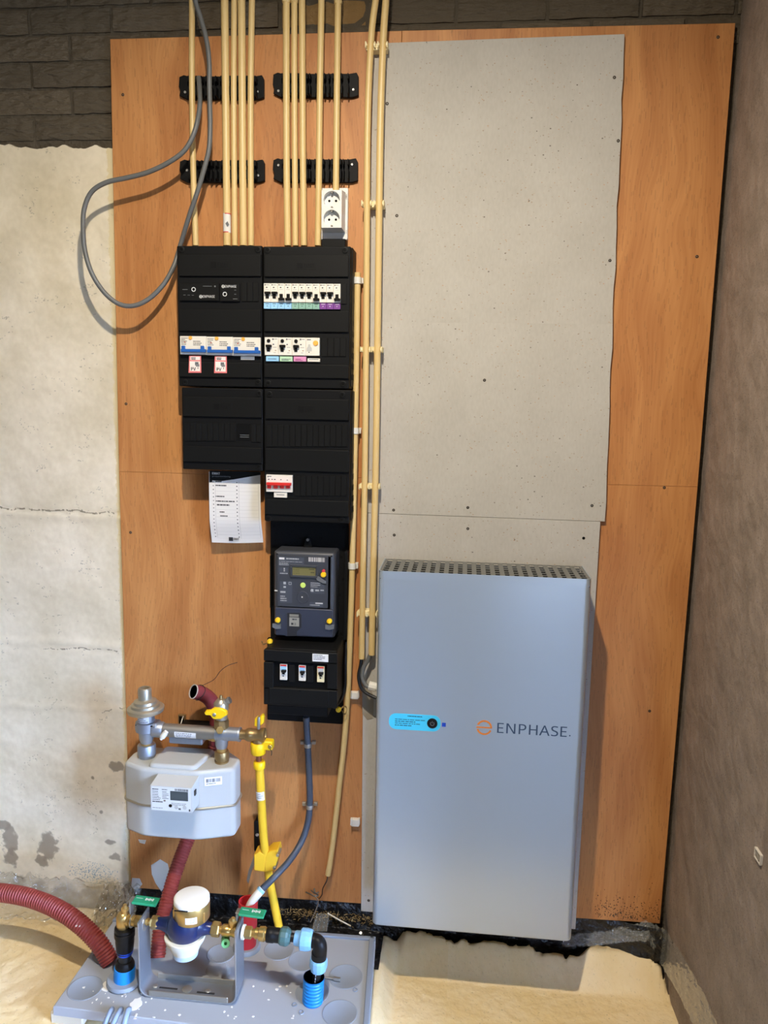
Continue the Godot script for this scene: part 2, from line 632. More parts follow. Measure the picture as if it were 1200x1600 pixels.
func materials() -> void:
	mat("white_plastic", c8(225, 224, 218), 0.4)
	var gl := mat("lamp_glow", c8(255, 240, 220), 0.5)
	gl.emission_enabled = true
	gl.emission = c8(255, 220, 170)
	gl.emission_energy_multiplier = 2.0
	mat("black_plastic", c8(15, 15, 15), 0.55)
	mat("black_panel", c8(19, 19, 18), 0.5)
	mat("black_matte", c8(16, 16, 16), 0.75)
	mat("gap_black", c8(8, 8, 8), 0.9)
	mat("pipe_cream", c8(220, 190, 128), 0.38)
	mat("clip_cream", c8(236, 220, 170), 0.45)
	mat("clip_white", c8(225, 222, 212), 0.45)
	mat("grey_cable", c8(98, 99, 97), 0.45)
	mat("dark_cable", c8(62, 70, 82), 0.4)
	mat("breaker_white", c8(228, 222, 208), 0.42)
	mat("breaker_grey", c8(190, 188, 180), 0.45)
	mat("lever_black", c8(24, 22, 21), 0.4)
	mat("lever_blue", c8(36, 92, 165), 0.4)
	mat("lever_red", c8(205, 42, 36), 0.4)
	mat("orange_button", c8(245, 176, 76), 0.35)
	mat("tab_blue", c8(150, 200, 232), 0.55)
	mat("tab_teal", c8(132, 172, 154), 0.55)
	mat("tab_purple", c8(120, 62, 140), 0.55)
	mat("ink_white", c8(215, 215, 210), 0.5)
	mat("ink_grey", c8(110, 112, 112), 0.5)
	mat("ink_dark", c8(40, 40, 42), 0.5)
	mat("emboss_black", c8(10, 10, 10), 0.6)
	mat("meter_grey", c8(58, 60, 65), 0.45)
	mat("meter_blue", c8(54, 58, 70), 0.38)
	mat("lcd_olive", c8(112, 108, 62), 0.25)
	mat("lcd_grey", c8(58, 66, 68), 0.25)
	mat("seal_yellow", c8(245, 200, 30), 0.4)
	mat("seal_red", c8(205, 60, 70), 0.4)
	mat("dot_green", c8(205, 228, 110), 0.4)
	mat("clear_tag", c8(105, 108, 110), 0.3)
	mat("steel", c8(185, 183, 176), 0.32, 0.85)
	mat("steel_dull", c8(150, 146, 138), 0.5, 0.8)
	mat("galvanised", c8(165, 172, 182), 0.42, 0.8)
	mat("brass", c8(204, 170, 104), 0.3, 0.8)
	mat("brass_dull", c8(152, 126, 84), 0.4, 0.75)
	mat("copper", c8(150, 95, 70), 0.4, 0.8)
	mat("regulator_metal", c8(176, 168, 148), 0.36, 0.7)
	mat("gas_white", c8(184, 185, 180), 0.35)
	mat("gas_face", c8(192, 193, 188), 0.45)
	mat("valve_yellow", c8(250, 205, 20), 0.38)
	mat("pipe_yellow", c8(245, 196, 50), 0.36)
	mat("hose_red", c8(136, 52, 46), 0.5)
	mat("hose_red_old", c8(128, 50, 52), 0.5)
	mat("sleeve_red", c8(190, 40, 48), 0.4)
	mat("water_blue", c8(24, 35, 76), 0.28)
	mat("cap_white", c8(238, 236, 228), 0.35)
	mat("cup_white", c8(232, 226, 206), 0.5)
	mat("light_blue", c8(130, 182, 224), 0.38)
	mat("sleeve_blue", c8(24, 132, 212), 0.38)
	mat("green_tag", c8(24, 140, 98), 0.45)
	mat("green_valve", c8(110, 180, 120), 0.35)
	mat("green_nut", c8(72, 102, 100), 0.35)
	mat("plate_grey", c8(160, 165, 172), 0.5)
	mat("plate_disc", c8(140, 148, 158), 0.55)
	mat("plate_rim", c8(130, 140, 154), 0.5)
	mat("paint_splash", c8(232, 230, 224), 0.6)
	mat("foam_cream", c8(215, 205, 182), 0.85)
	mat("battery_edge", c8(96, 100, 106), 0.4, 0.4)
	mat("grille", c8(112, 113, 110), 0.5, 0.2)
	mat("sticker_cyan", c8(70, 205, 240), 0.4)
	mat("sticker_blue", c8(24, 70, 190), 0.4)
	mat("logo_orange", c8(236, 138, 48), 0.4)
	mat("logo_navy", c8(52, 74, 104), 0.4)
	mat("paper", c8(226, 222, 212), 0.7)
	mat("screw_dark", c8(66, 58, 50), 0.5, 0.5)
	mat("screw_light", c8(190, 190, 185), 0.35, 0.8)
	mat("wire_black", c8(20, 20, 20), 0.45)
	mat("rust_tie", c8(96, 86, 72), 0.6, 0.3)
	mat("cement", c8(150, 140, 122), 0.9)
	mat("plaster_edge", c8(212, 192, 140), 0.9)
	mat("white_emulsion", c8(112, 104, 92), 0.9)
	mat("ceiling_white", c8(132, 126, 114), 0.9)
	mat("door_grey", c8(90, 94, 98), 0.6)
	mat("sticker_pink", c8(226, 120, 116), 0.5)
	mat("tab_green", c8(180, 214, 176), 0.55)
	mat("tab_pink", c8(212, 140, 178), 0.55)
	mat("light_grey_blue", c8(140, 158, 186), 0.45)
	mat("pale_blue", c8(190, 210, 224), 0.45)
	mat("fibre", c8(150, 124, 74), 0.8)
	var gf := mat("gold_film", Color(0.5, 0.44, 0.32, 0.26), 0.1)
	gf.transparency = BaseMaterial3D.TRANSPARENCY_ALPHA
	mat("concrete", c8(88, 84, 78), 0.9)
	mat("dirt", c8(58, 48, 38), 0.9)
	mat("smear_white", c8(196, 188, 176), 0.85)
	var st := mat("battery_silver", c8(186, 199, 210), 0.29, 0.55)
	st.clearcoat_enabled = true
	st.clearcoat = 0.25
	st.clearcoat_roughness = 0.35
	var film := mat("clear_film", Color(0.9, 0.92, 0.9, 0.16), 0.08)
	film.transparency = BaseMaterial3D.TRANSPARENCY_ALPHA
	film.cull_mode = BaseMaterial3D.CULL_DISABLED
	var film2 := mat("cloudy_film", Color(0.74, 0.75, 0.72, 0.24), 0.13)
	film2.transparency = BaseMaterial3D.TRANSPARENCY_ALPHA
	film2.cull_mode = BaseMaterial3D.CULL_DISABLED
	var blk := mat("membrane_black", c8(20, 20, 21), 0.38)
	relief(blk, noisetex(91, 0.02), 1.2, Vector3(2, 2, 2))
	for k in ["black_plastic", "black_panel", "black_matte", "emboss_black", "lever_black", "gap_black"]: M[k].metallic_specular = 0.28
	# walls
	var rough := noisetex(3, 0.012, 6)
	var brick := mat("brick_paint", c8(84, 74, 58), 0.8)
	relief(brick, rough, 1.0, Vector3(2.2, 6.0, 2.2))
	var brick2 := mat("brick_paint_light", c8(92, 81, 64), 0.8)
	relief(brick2, rough, 1.0, Vector3(2.6, 7.0, 2.6))
	var bare := mat("brick_bare", c8(132, 104, 62), 0.9)
	relief(bare, rough, 0.6, Vector3(4, 6, 4))
	var mort := mat("mortar_paint", c8(78, 69, 54), 0.85)
	relief(mort, rough, 0.8, Vector3(3, 3, 3))
	var n1 := noise(21, 0.010, 5)
	var n2 := noise(22, 0.055, 4)
	var n3 := noise(23, 0.16, 2)
	var render := mat("wall_render", Color.WHITE, 0.85)
	render.albedo_texture = imgtex(512, 512, func(x, y):
		var a: float = n1.get_noise_2d(x, y) * 0.5 + n2.get_noise_2d(x, y) * 0.25
		var pit: float = n3.get_noise_2d(x, y * 1.6)
		var c := c8(146, 130, 117).lerp(c8(122, 108, 95), clampf(0.5 + a * 1.3, 0, 1))
		if pit > 0.6: c = c.lerp(c8(176, 164, 150), 0.4)
		if pit < -0.58: c = c.darkened(0.35)
		return c)
	relief(render, noisetex(24, 0.02, 6), 0.35, Vector3(1.6, 1.6, 1.6))
	# plasterboard, grey liner with dark and rusty flecks
	var pb := mat("plasterboard", Color.WHITE, 0.85)
	var pim := Image.create_empty(768, 768, false, Image.FORMAT_RGB8)
	var pn := noise(31, 0.006, 4)
	var pn2 := noise(32, 0.12, 3)
	for y in 768:
		for x in 768:
			var a: float = pn.get_noise_2d(x, y) * 0.3 + pn2.get_noise_2d(x, y * 0.4) * 0.25
			pim.set_pixel(x, y, c8(194, 190, 181).lerp(c8(176, 171, 161), clampf(0.5 + a, 0, 1)))
	var r := RandomNumberGenerator.new()
	r.seed = 33
	for k in 2200:
		var w := 1 if r.randf() < 0.75 else 2
		var d := r.randf()
		pim.fill_rect(Rect2i(r.randi_range(0, 765), r.randi_range(0, 765), w + (r.randi() % 2), w), c8(150, 138, 122).lerp(c8(188, 158, 130), d) if r.randf() < 0.9 else c8(92, 84, 76))
	pb.albedo_texture = ImageTexture.create_from_image(pim)
	pb.uv1_triplanar = true
	pb.uv1_world_triplanar = true
	pb.uv1_scale = Vector3(1.1, 1.1, 1.1)
	# plywood: reddish veneer, vertical grain with drawn-out figures
	var wa := noise(41, 0.004, 3)
	var wb := noise(42, 0.02, 3)
	var wc := noise(43, 0.22, 2)
	var ply := mat("plywood", Color.WHITE, 0.55)
	ply.albedo_texture = imgtex(900, 1100, func(x, y):
		var warp: float = wa.get_noise_2d(x * 1.0, y * 0.55) * 46.0
		var fig: float = sin((x + warp * 2.2) * 0.055 + wa.get_noise_2d(x * 2.0 + 900, y * 0.4) * 9.0)
		var blot: float = wb.get_noise_2d(x + warp, y * 0.18)
		var fib: float = wc.get_noise_2d(x * 1.3 + warp, y * 0.05)
		var pore: float = wc.get_noise_2d(x * 3.1 + 400, y * 0.16)
		var t: float = clampf(0.5 + fig * 0.10 + blot * 0.42 + fib * 0.22, 0.0, 1.0)
		var c := c8(206, 146, 86).lerp(c8(168, 106, 54), t)
		if pore > 0.5: c = c.darkened(0.10)
		return c)
	ply.uv1_triplanar = true
	ply.uv1_world_triplanar = true
	ply.uv1_scale = Vector3(1 / 1.75, 1 / 2.7, 1.0)
	# screed floor
	var fa := noise(51, 0.006, 4)
	var fb := noise(52, 0.05, 4)
	var fl := mat("screed", Color.WHITE, 0.8)
	fl.albedo_texture = imgtex(512, 512, func(x, y):
		var a: float = fa.get_noise_2d(x, y) * 0.6 + fb.get_noise_2d(x, y) * 0.3
		var c := c8(230, 203, 148).lerp(c8(238, 218, 178), clampf(0.5 + a, 0, 1))
		if fb.get_noise_2d(x * 3 + 99, y * 3) > 0.55: c = c.darkened(0.15)
		return c)
	relief(fl, noisetex(53, 0.03, 5), 0.35, Vector3(1.3, 1.3, 1.3))
	# fabric of the ribbed duct stays plain; small grain for dark plastics
	relief(M.black_matte, noisetex(61, 0.2, 2, 128), 0.02, Vector3(20, 20, 20))


func room() -> void:
	struct("ceiling", wbox(Vector3(-2.7, 2.85, -0.3), Vector3(2.7, 3.05, 5.4)), M.ceiling_white)
	struct("wall_left", wbox(Vector3(-2.7, -0.3, -0.3), Vector3(-2.5, 2.85, 5.4)), M.white_emulsion)
	# wall behind the camera with a narrow window towards the daylight
	var f := G.new()
	f.box(Vector3(-0.8, 1.275, 5.3), Vector3(3.4, 3.15, 0.2), 0.0)
	f.box(Vector3(1.95, 1.275, 5.3), Vector3(1.1, 3.15, 0.2), 0.0)
	f.box(Vector3(1.15, 2.1, 5.3), Vector3(0.5, 1.5, 0.2), 0.0)
	f.box(Vector3(1.15, -0.05, 5.3), Vector3(0.5, 0.5, 0.2), 0.0)
	struct("wall_front", f, M.white_emulsion)
	# the right wall: rendered pier close to the board, the room widens nearer the camera
	var g := G.new()
	var xw := func(y: float) -> float: return 0.640 + (y - 0.08) * 0.0089
	var n := noise(71, 9.0, 4)
	g.sheet(70, 150, func(u, v):
		var y: float = lerpf(-0.3, 2.85, v)
		var z: float = lerpf(0.9, -0.05, 1.0 - u)
		z = lerpf(-0.05, 0.9, 1.0 - u)
		return Vector3(xw.call(y) + 0.003 * n.get_noise_2d(z, y), y, z), true)
	var wr := struct("wall_right", wbox(Vector3(0.70, -0.3, -0.3), Vector3(0.9, 2.85, 0.9)), M.wall_render)
	struct("render_coat", g, M.wall_render, wr)
	var e := G.new()
	e.box(Vector3(0.68, 1.275, 0.905), Vector3(0.08, 3.15, 0.02), 0.004)
	struct("corner_edge", e, M.wall_render, wr)
	struct("wall_side", wbox(Vector3(0.9, -0.3, 0.7), Vector3(2.5, 2.85, 0.9)), M.white_emulsion)
	# side wall with the wide door opening that lets the daylight in from the right
	var s := G.new()
	s.box(Vector3(2.6, 1.275, 1.15), Vector3(0.2, 3.15, 0.9), 0.0)
	s.box(Vector3(2.6, 1.275, 4.3), Vector3(0.2, 3.15, 2.2), 0.0)
	s.box(Vector3(2.6, 2.5, 2.4), Vector3(0.2, 0.7, 1.6), 0.0)
	s.box(Vector3(2.6, -0.2, 2.4), Vector3(0.2, 0.2, 1.6), 0.0)
	struct("wall_far_right", s, M.white_emulsion)


func back_wall() -> void:
	var w := struct("wall_back", wbox(Vector3(-2.5, -0.3, -0.25), Vector3(0.8, 2.85, -0.005)), M.mortar_paint)
	# painted bricks, running bond
	var y0 := P(90, 219, 0).y
	var pitch := (P(90, 58, 0).y - P(90, 142, 0).y) / 2.0
	var L := P(175, 80, 0).x - P(48, 80, 0).x
	var n := noise(81, 22.0, 4)
	var bare := [P(462, 28, 0), P(557, 30, 0)]
	var row := 0
	while y0 + row * pitch < 2.85:
		var yb := y0 + row * pitch
		var yt := minf(yb + pitch - 0.008, 2.849)
		var off := P(48, 80, 0).x if row % 2 == 0 else P(108, 35, 0).x
		var x := off - 7 * L
		while x < 0.68:
			var x0 := maxf(x + 0.005, -2.49)
			var x1 := minf(x + L - 0.005, 0.68)
			x += L
			if x1 < x0 + 0.02 or (x0 > -0.97 and yt < 2.53): continue
			var isb := false
			for b in bare:
				if b.x > x0 and b.x < x1 and b.y > yb and b.y < yt + 0.008: isb = true
			var zo := rng.randf_range(-0.0015, 0.002) - (0.004 if isb else 0.0)
			var g := G.new()
			var f := func(u: float, v: float) -> Vector3:
				var X := lerpf(x0, x1, u)
				var Y := lerpf(yb, yt, v)
				var e := minf(minf(u, 1.0 - u) * (x1 - x0), minf(v, 1.0 - v) * (yt - yb))
				return Vector3(X + 0.002 * n.get_noise_2d(Y * 3.0, X + 5.0), Y + 0.003 * n.get_noise_2d(X, Y + 9.0), 0.002 + zo + 0.003 * n.get_noise_2d(X * 0.7, Y * 2.0) - (0.003 if e < 0.002 else 0.0))
			g.sheet(8, 3, f)
			for s in 8:
				for q in [[0.0, -1], [1.0, 1]]:
					var a: Vector3 = f.call(s / 8.0, q[0])
					var b: Vector3 = f.call((s + 1) / 8.0, q[0])
					var a2 := Vector3(a.x, a.y, -0.008)
					var b2 := Vector3(b.x, b.y, -0.008)
					if q[1] < 0: g.quad(a2, b2, b, a)
					else: g.quad(a, b, b2, a2)
			for q in [[0.0, -1], [1.0, 1]]:
				var a: Vector3 = f.call(q[0], 0.0)
				var b: Vector3 = f.call(q[0], 1.0)
				var a2 := Vector3(a.x, a.y, -0.008)
				var b2 := Vector3(b.x, b.y, -0.008)
				if q[1] < 0: g.quad(a2, a, b, b2)
				else: g.quad(a, a2, b2, b)
			obj("brick", g, M.brick_bare if isb else (M.brick_paint if rng.randf() < 0.6 else M.brick_paint_light), w)
		row += 1
	# plaster coat on the lower left, with a ragged top edge
	var ytop := P(90, 231, 0.012).y
	var n1 := noise(82, 1.6, 4)
	var n2 := noise(83, 9.0, 4)
	var ne := noise(84, 14.0, 4)
	var yc := [P(95, 800, 0.015).y, P(95, 1012, 0.015).y, P(95, 1105, 0.015).y]
	var xa := -2.49
	var xb := -1.001
	var yb2 := -0.06
	var pl := G.new()
	var fp := func(u: float, v: float) -> Vector3:
		var X := lerpf(xa, xb - 0.004 * (0.5 + 0.5 * ne.get_noise_1d(v * 4.0)), u)
		var top: float = ytop + 0.018 * ne.get_noise_1d(X) + 0.02 * n1.get_noise_1d(X * 2.0)
		var Y := lerpf(yb2, top, v)
		var z: float = 0.013 + 0.0035 * n1.get_noise_2d(X, Y * 1.5) + 0.0014 * n2.get_noise_2d(X, Y * 1.8)
		var cr: float = Y - yc[0] - 0.006 * n2.get_noise_1d(X * 0.6)
		z += 0.0025 * clampf(1.0 - absf(cr + 0.012) / 0.02, 0, 1) - 0.006 * clampf(1.0 - absf(cr) / 0.005, 0, 1) * clampf(0.6 + n1.get_noise_1d(X * 3.0), 0, 1)
		var c2: float = Y - yc[1] - 0.012 * n2.get_noise_1d(X * 0.5)
		z += 0.003 * clampf(1.0 - absf(c2 - 0.014) / 0.02, 0, 1) - 0.0035 * clampf(1.0 - absf(c2) / 0.005, 0, 1) * (1.0 if X > -1.24 and X < -1.05 else 0.3)
		var c3: float = Y - yc[2] - 0.01 * n2.get_noise_1d(X * 0.5 + 40.0)
		z += 0.002 * clampf(1.0 - absf(c3) / 0.015, 0, 1)
		return Vector3(X, Y, z)
	pl.sheet(220, 330, fp)
	for s in 220:
		var a: Vector3 = fp.call(s / 220.0, 1.0)
		var b: Vector3 = fp.call((s + 1) / 220.0, 1.0)
		pl.quad(a, b, Vector3(b.x, b.y + 0.003, -0.006), Vector3(a.x, a.y + 0.003, -0.006))
	for s in 60:
		var a: Vector3 = fp.call(1.0, s / 60.0)
		var b: Vector3 = fp.call(1.0, (s + 1) / 60.0)
		pl.quad(a, Vector3(a.x, a.y, -0.006), Vector3(b.x, b.y, -0.006), b)
	var hgt := ytop - yb2
	var wpx := 700
	var hpx := 1080
	# stains that stay with the plaster: bare cement patches, dirt, blue paint flecks
	var pat := []
	for q in [[75, 1322, 17, 24], [15, 1312, 13, 22], [18, 1340, 12, 16], [183, 1198, 13, 8], [172, 1315, 9, 4], [180, 1339, 10, 6], [66, 1346, 10, 12], [5, 1290, 10, 10], [145, 1215, 3, 3], [158, 1268, 3, 3]]:
		var c := P(q[0], q[1], 0.014)
		var k := sc(q[0], q[1], 0.014)
		pat.append([c.x, c.y, q[2] * k, q[3] * k])
	var fleck_y := P(140, 1365, 0.014).y
	var fleck_x := P(145, 1365, 0.014).x
	var dirt_y := P(60, 1375, 0.014).y
	var pn := noise(85, 0.008, 4)
	var pn2 := noise(86, 0.09, 4)
	var pn3 := noise(87, 0.02, 5)
	var m := mat("plaster", Color.WHITE, 0.9)
	m.albedo_texture = imgtex(wpx, hpx, func(px, py):
		var X := lerpf(xa, xb, px / float(wpx))
		var Y := lerpf(ytop, yb2, py / float(hpx))
		var a: float = pn.get_noise_2d(px, py) * 0.7 + pn2.get_noise_2d(px, py) * 0.25
		var c := c8(232, 219, 192).lerp(c8(208, 194, 163), clampf(0.45 + a, 0, 1))
		var rid: float = absf(pn3.get_noise_2d(px * 0.9, py * 2.2))
		if rid < 0.009 and pn.get_noise_2d(px * 2.0 + 500, py * 2.0) > 0.2: c = c.darkened(0.22)
		var cy: float = Y - yc[0] - 0.004 - 0.006 * pn3.get_noise_1d(px * 0.5)
		if absf(cy) < 0.0022 * (0.7 + 1.2 * pn2.get_noise_1d(px * 1.5)) and X < -1.03: c = c.lerp(c8(104, 94, 76), 0.75)
		var cz: float = Y - yc[1] - 0.014 * pn3.get_noise_1d(px * 0.9 + 70.0)
		if absf(cz) < 0.0016 * (0.5 + 1.5 * pn2.get_noise_1d(px * 1.1 + 40.0)) and X > -1.27: c = c.lerp(c8(110, 100, 82), 0.7)
		var cq: float = Y - yc[2] - 0.02 * pn3.get_noise_1d(px * 1.2 + 170.0) - (X + 1.05) * 0.25
		if absf(cq) < 0.0016 * (0.5 + 1.5 * pn2.get_noise_1d(px * 1.1 + 90.0)) and X > -1.09: c = c.lerp(c8(110, 100, 82), 0.7)
		var edge: float = X - (xb - 0.02 - 0.006 * pn2.get_noise_1d(py))
		if edge > 0: c = c.lerp(c8(214, 194, 142), 0.6)
		for q in pat:
			var d := Vector2((X - q[0]) / q[2], (Y - q[1]) / q[3]).length() + 0.55 * pn3.get_noise_2d(px * 3.0, py * 3.0)
			if d < 1.0: c = c.lerp(c8(140, 128, 110), clampf((1.0 - d) * 4.0, 0, 0.85))
		var fd := Vector2((X - fleck_x) / 0.075, (Y - fleck_y) / 0.035).length()
		if fd < 1.2 and pn2.get_noise_2d(px * 4.0, py * 4.0) > 0.10 + 0.3 * fd: c = c.lerp(c8(92, 122, 142), 0.7)
		var dd: float = (dirt_y - Y) / 0.05 + pn3.get_noise_2d(px * 1.5, py * 1.5) * 1.2
		if dd > 0.0: c = c.lerp(c8(150, 140, 120), clampf(dd, 0, 0.7))
		return c)
	m.heightmap_enabled = true
	m.heightmap_texture = noisetex(88, 0.02, 6)
	m.heightmap_scale = 0.25
	struct("wall_plaster", pl, m)


func floor_parts() -> void:
	# screed: ends in a ragged edge along the wall on the right, lower there
	var ed := []
	for q in [[600, 1449, -0.01], [650, 1456, -0.01], [700, 1466, -0.01], [800, 1476, -0.01], [880, 1486, -0.01], [912, 1490, -0.01], [925, 1478, -0.01], [948, 1482, -0.02], [985, 1507, -0.07], [1030, 1537, -0.085], [1060, 1575, -0.085], [1075, 1600, -0.085], [1086, 1640, -0.085]]:
		var w := PY(q[0], q[1], q[2])
		ed.append(Vector2(w.x, w.z))
	var n := noise(101, 2.2, 4)
	var nr := noise(102, 16.0, 4)
	var edge := func(x: float) -> float:
		if x <= ed[0].x: return 0.02
		for i in ed.size() - 1:
			if x < ed[i + 1].x: return lerpf(ed[i].y, ed[i + 1].y, (x - ed[i].x) / maxf(1e-4, ed[i + 1].x - ed[i].x))
		return 1.2
	var hf := func(x: float, z: float) -> float:
		var h := -0.085
		if x < -0.2: h = -0.028
		elif x < -0.15: h = lerpf(-0.028, -0.085, smoothstep(-0.2, -0.15, x))
		if x > -0.2: h += 0.082 * smoothstep(0.125, 0.03, z + 0.012 * n.get_noise_2d(x * 2.0, 8.0)) * smoothstep(-0.2, -0.12, x)
		h += 0.003 * n.get_noise_2d(x, z) + 0.0006 * nr.get_noise_2d(x, z)
		if x < -1.0: h += 0.012 * clampf(1.0 - z / 0.12, 0, 1) + 0.004 * n.get_noise_2d(x * 3.0, z * 3.0)
		var d: float = z - (edge.call(x) + 0.016 * nr.get_noise_2d(x * 1.2, 4.0))
		h -= 0.06 * smoothstep(0.006, -0.012, d)
		if x > -0.2 and d > 0.0 and d < 0.03: h += 0.004 * nr.get_noise_2d(x * 3.0, z * 3.0)
		return h
	var g := G.new()
	g.sheet(330, 110, func(u, v):
		var x: float = lerpf(-2.5, 0.72, u)
		var z: float = lerpf(0.9, -0.02, v)
		return Vector3(x, hf.call(x, z), z))
	var far := G.new()
	far.sheet(12, 12, func(u, v):
		var x: float = lerpf(-2.5, 2.5, u)
		var z: float = lerpf(5.4, 0.9, v)
		return Vector3(x, -0.085 if x > -0.2 else -0.028, z))
	far.box(Vector3(0, -0.3, 2.6), Vector3(5.4, 0.2, 6.0), 0.0)
	var fo := struct("floor", far, M.concrete)
	struct("screed", g, M.screed, fo)
	# black membrane hanging below the boards and lying on the floor behind the plate
	var nm := noise(111, 11.0, 4)
	var b := G.new()
	var xl := -1.0
	var xr := P(600, 1440, 0.03).x
	b.sheet(90, 30, func(u, v):
		var x: float = lerpf(xl, xr, u)
		var s: float = (1.0 - v) * 0.27
		var p: Vector3
		if s < 0.105: p = Vector3(x, 0.085 - s, 0.012 + s * 0.1)
		else: p = Vector3(x, -0.016 - 0.05 * (s - 0.105), 0.0225 + (s - 0.105) * 0.95)
		p.z += 0.004 * nm.get_noise_2d(x, s * 1.5)
		p.y += 0.006 * nm.get_noise_2d(x + 7.0, s * 2.0) * (1.0 if s > 0.11 else 0.3)
		return p)
	var o := obj("damp_membrane", b, M.membrane_black)
	tag(o, "black plastic damp membrane in the gap under the plywood, behind the grey plate", "membrane")
	# dark trench lining under the battery, to the right corner
	var t := G.new()
	t.sheet(70, 16, func(u, v):
		var x: float = lerpf(xr, 0.635, u)
		var s: float = 1.0 - v
		var p := Vector3(x, lerpf(0.085, -0.16, smoothstep(0.0, 0.9, s)), lerpf(0.004, 0.018, s) + 0.04 * smoothstep(0.4, 0.62, x))
		p += Vector3(0, 0.004, 0.004) * nm.get_noise_2d(x * 1.3, s * 0.4)
		return p)
	var o2 := obj("damp_membrane", t, M.membrane_black)
	tag(o2, "black plastic membrane lining the trench below the silver battery", "membrane")


func screw(parent: Node, x: float, y: float, z: float, m: Material, r := 0.0042) -> void:
	var g := G.new()
	var c := P(x, y, z)
	g.lat(Vector3(c.x, c.y, z - 0.002), Vector3(c.x, c.y, z + 0.0012), [Vector2(0, r), Vector2(0.7, r), Vector2(1, r * 0.7), Vector2(1, r * 0.35), Vector2(0.4, r * 0.25)], 14)
	obj("screw", g, m, parent)

func panel(nm: String, label: String, cat: String, q: Array, z0: float, z1: float, m: Material, screws: Array, sm: Material, base: Material = null) -> Node3D:
	var poly := PackedVector2Array()
	for p in q: poly.append(p)
	if Geometry2D.is_polygon_clockwise(poly): poly.reverse()
	var c := Vector2.ZERO
	for p in poly: c += p / poly.size()
	var t := thing(nm, label, cat, Vector3(c.x, poly[0].y, z0))
	var g := G.new()
	g.prism(poly, z0, z1, 0.001)
	obj("board", g, m, t)
	for s in screws: screw(t, s[0], s[1], z1, sm)
	return t

func w2(x: float, y: float, z: float) -> Vector2:
	var p := P(x, y, z)
	return Vector2(p.x, p.y)

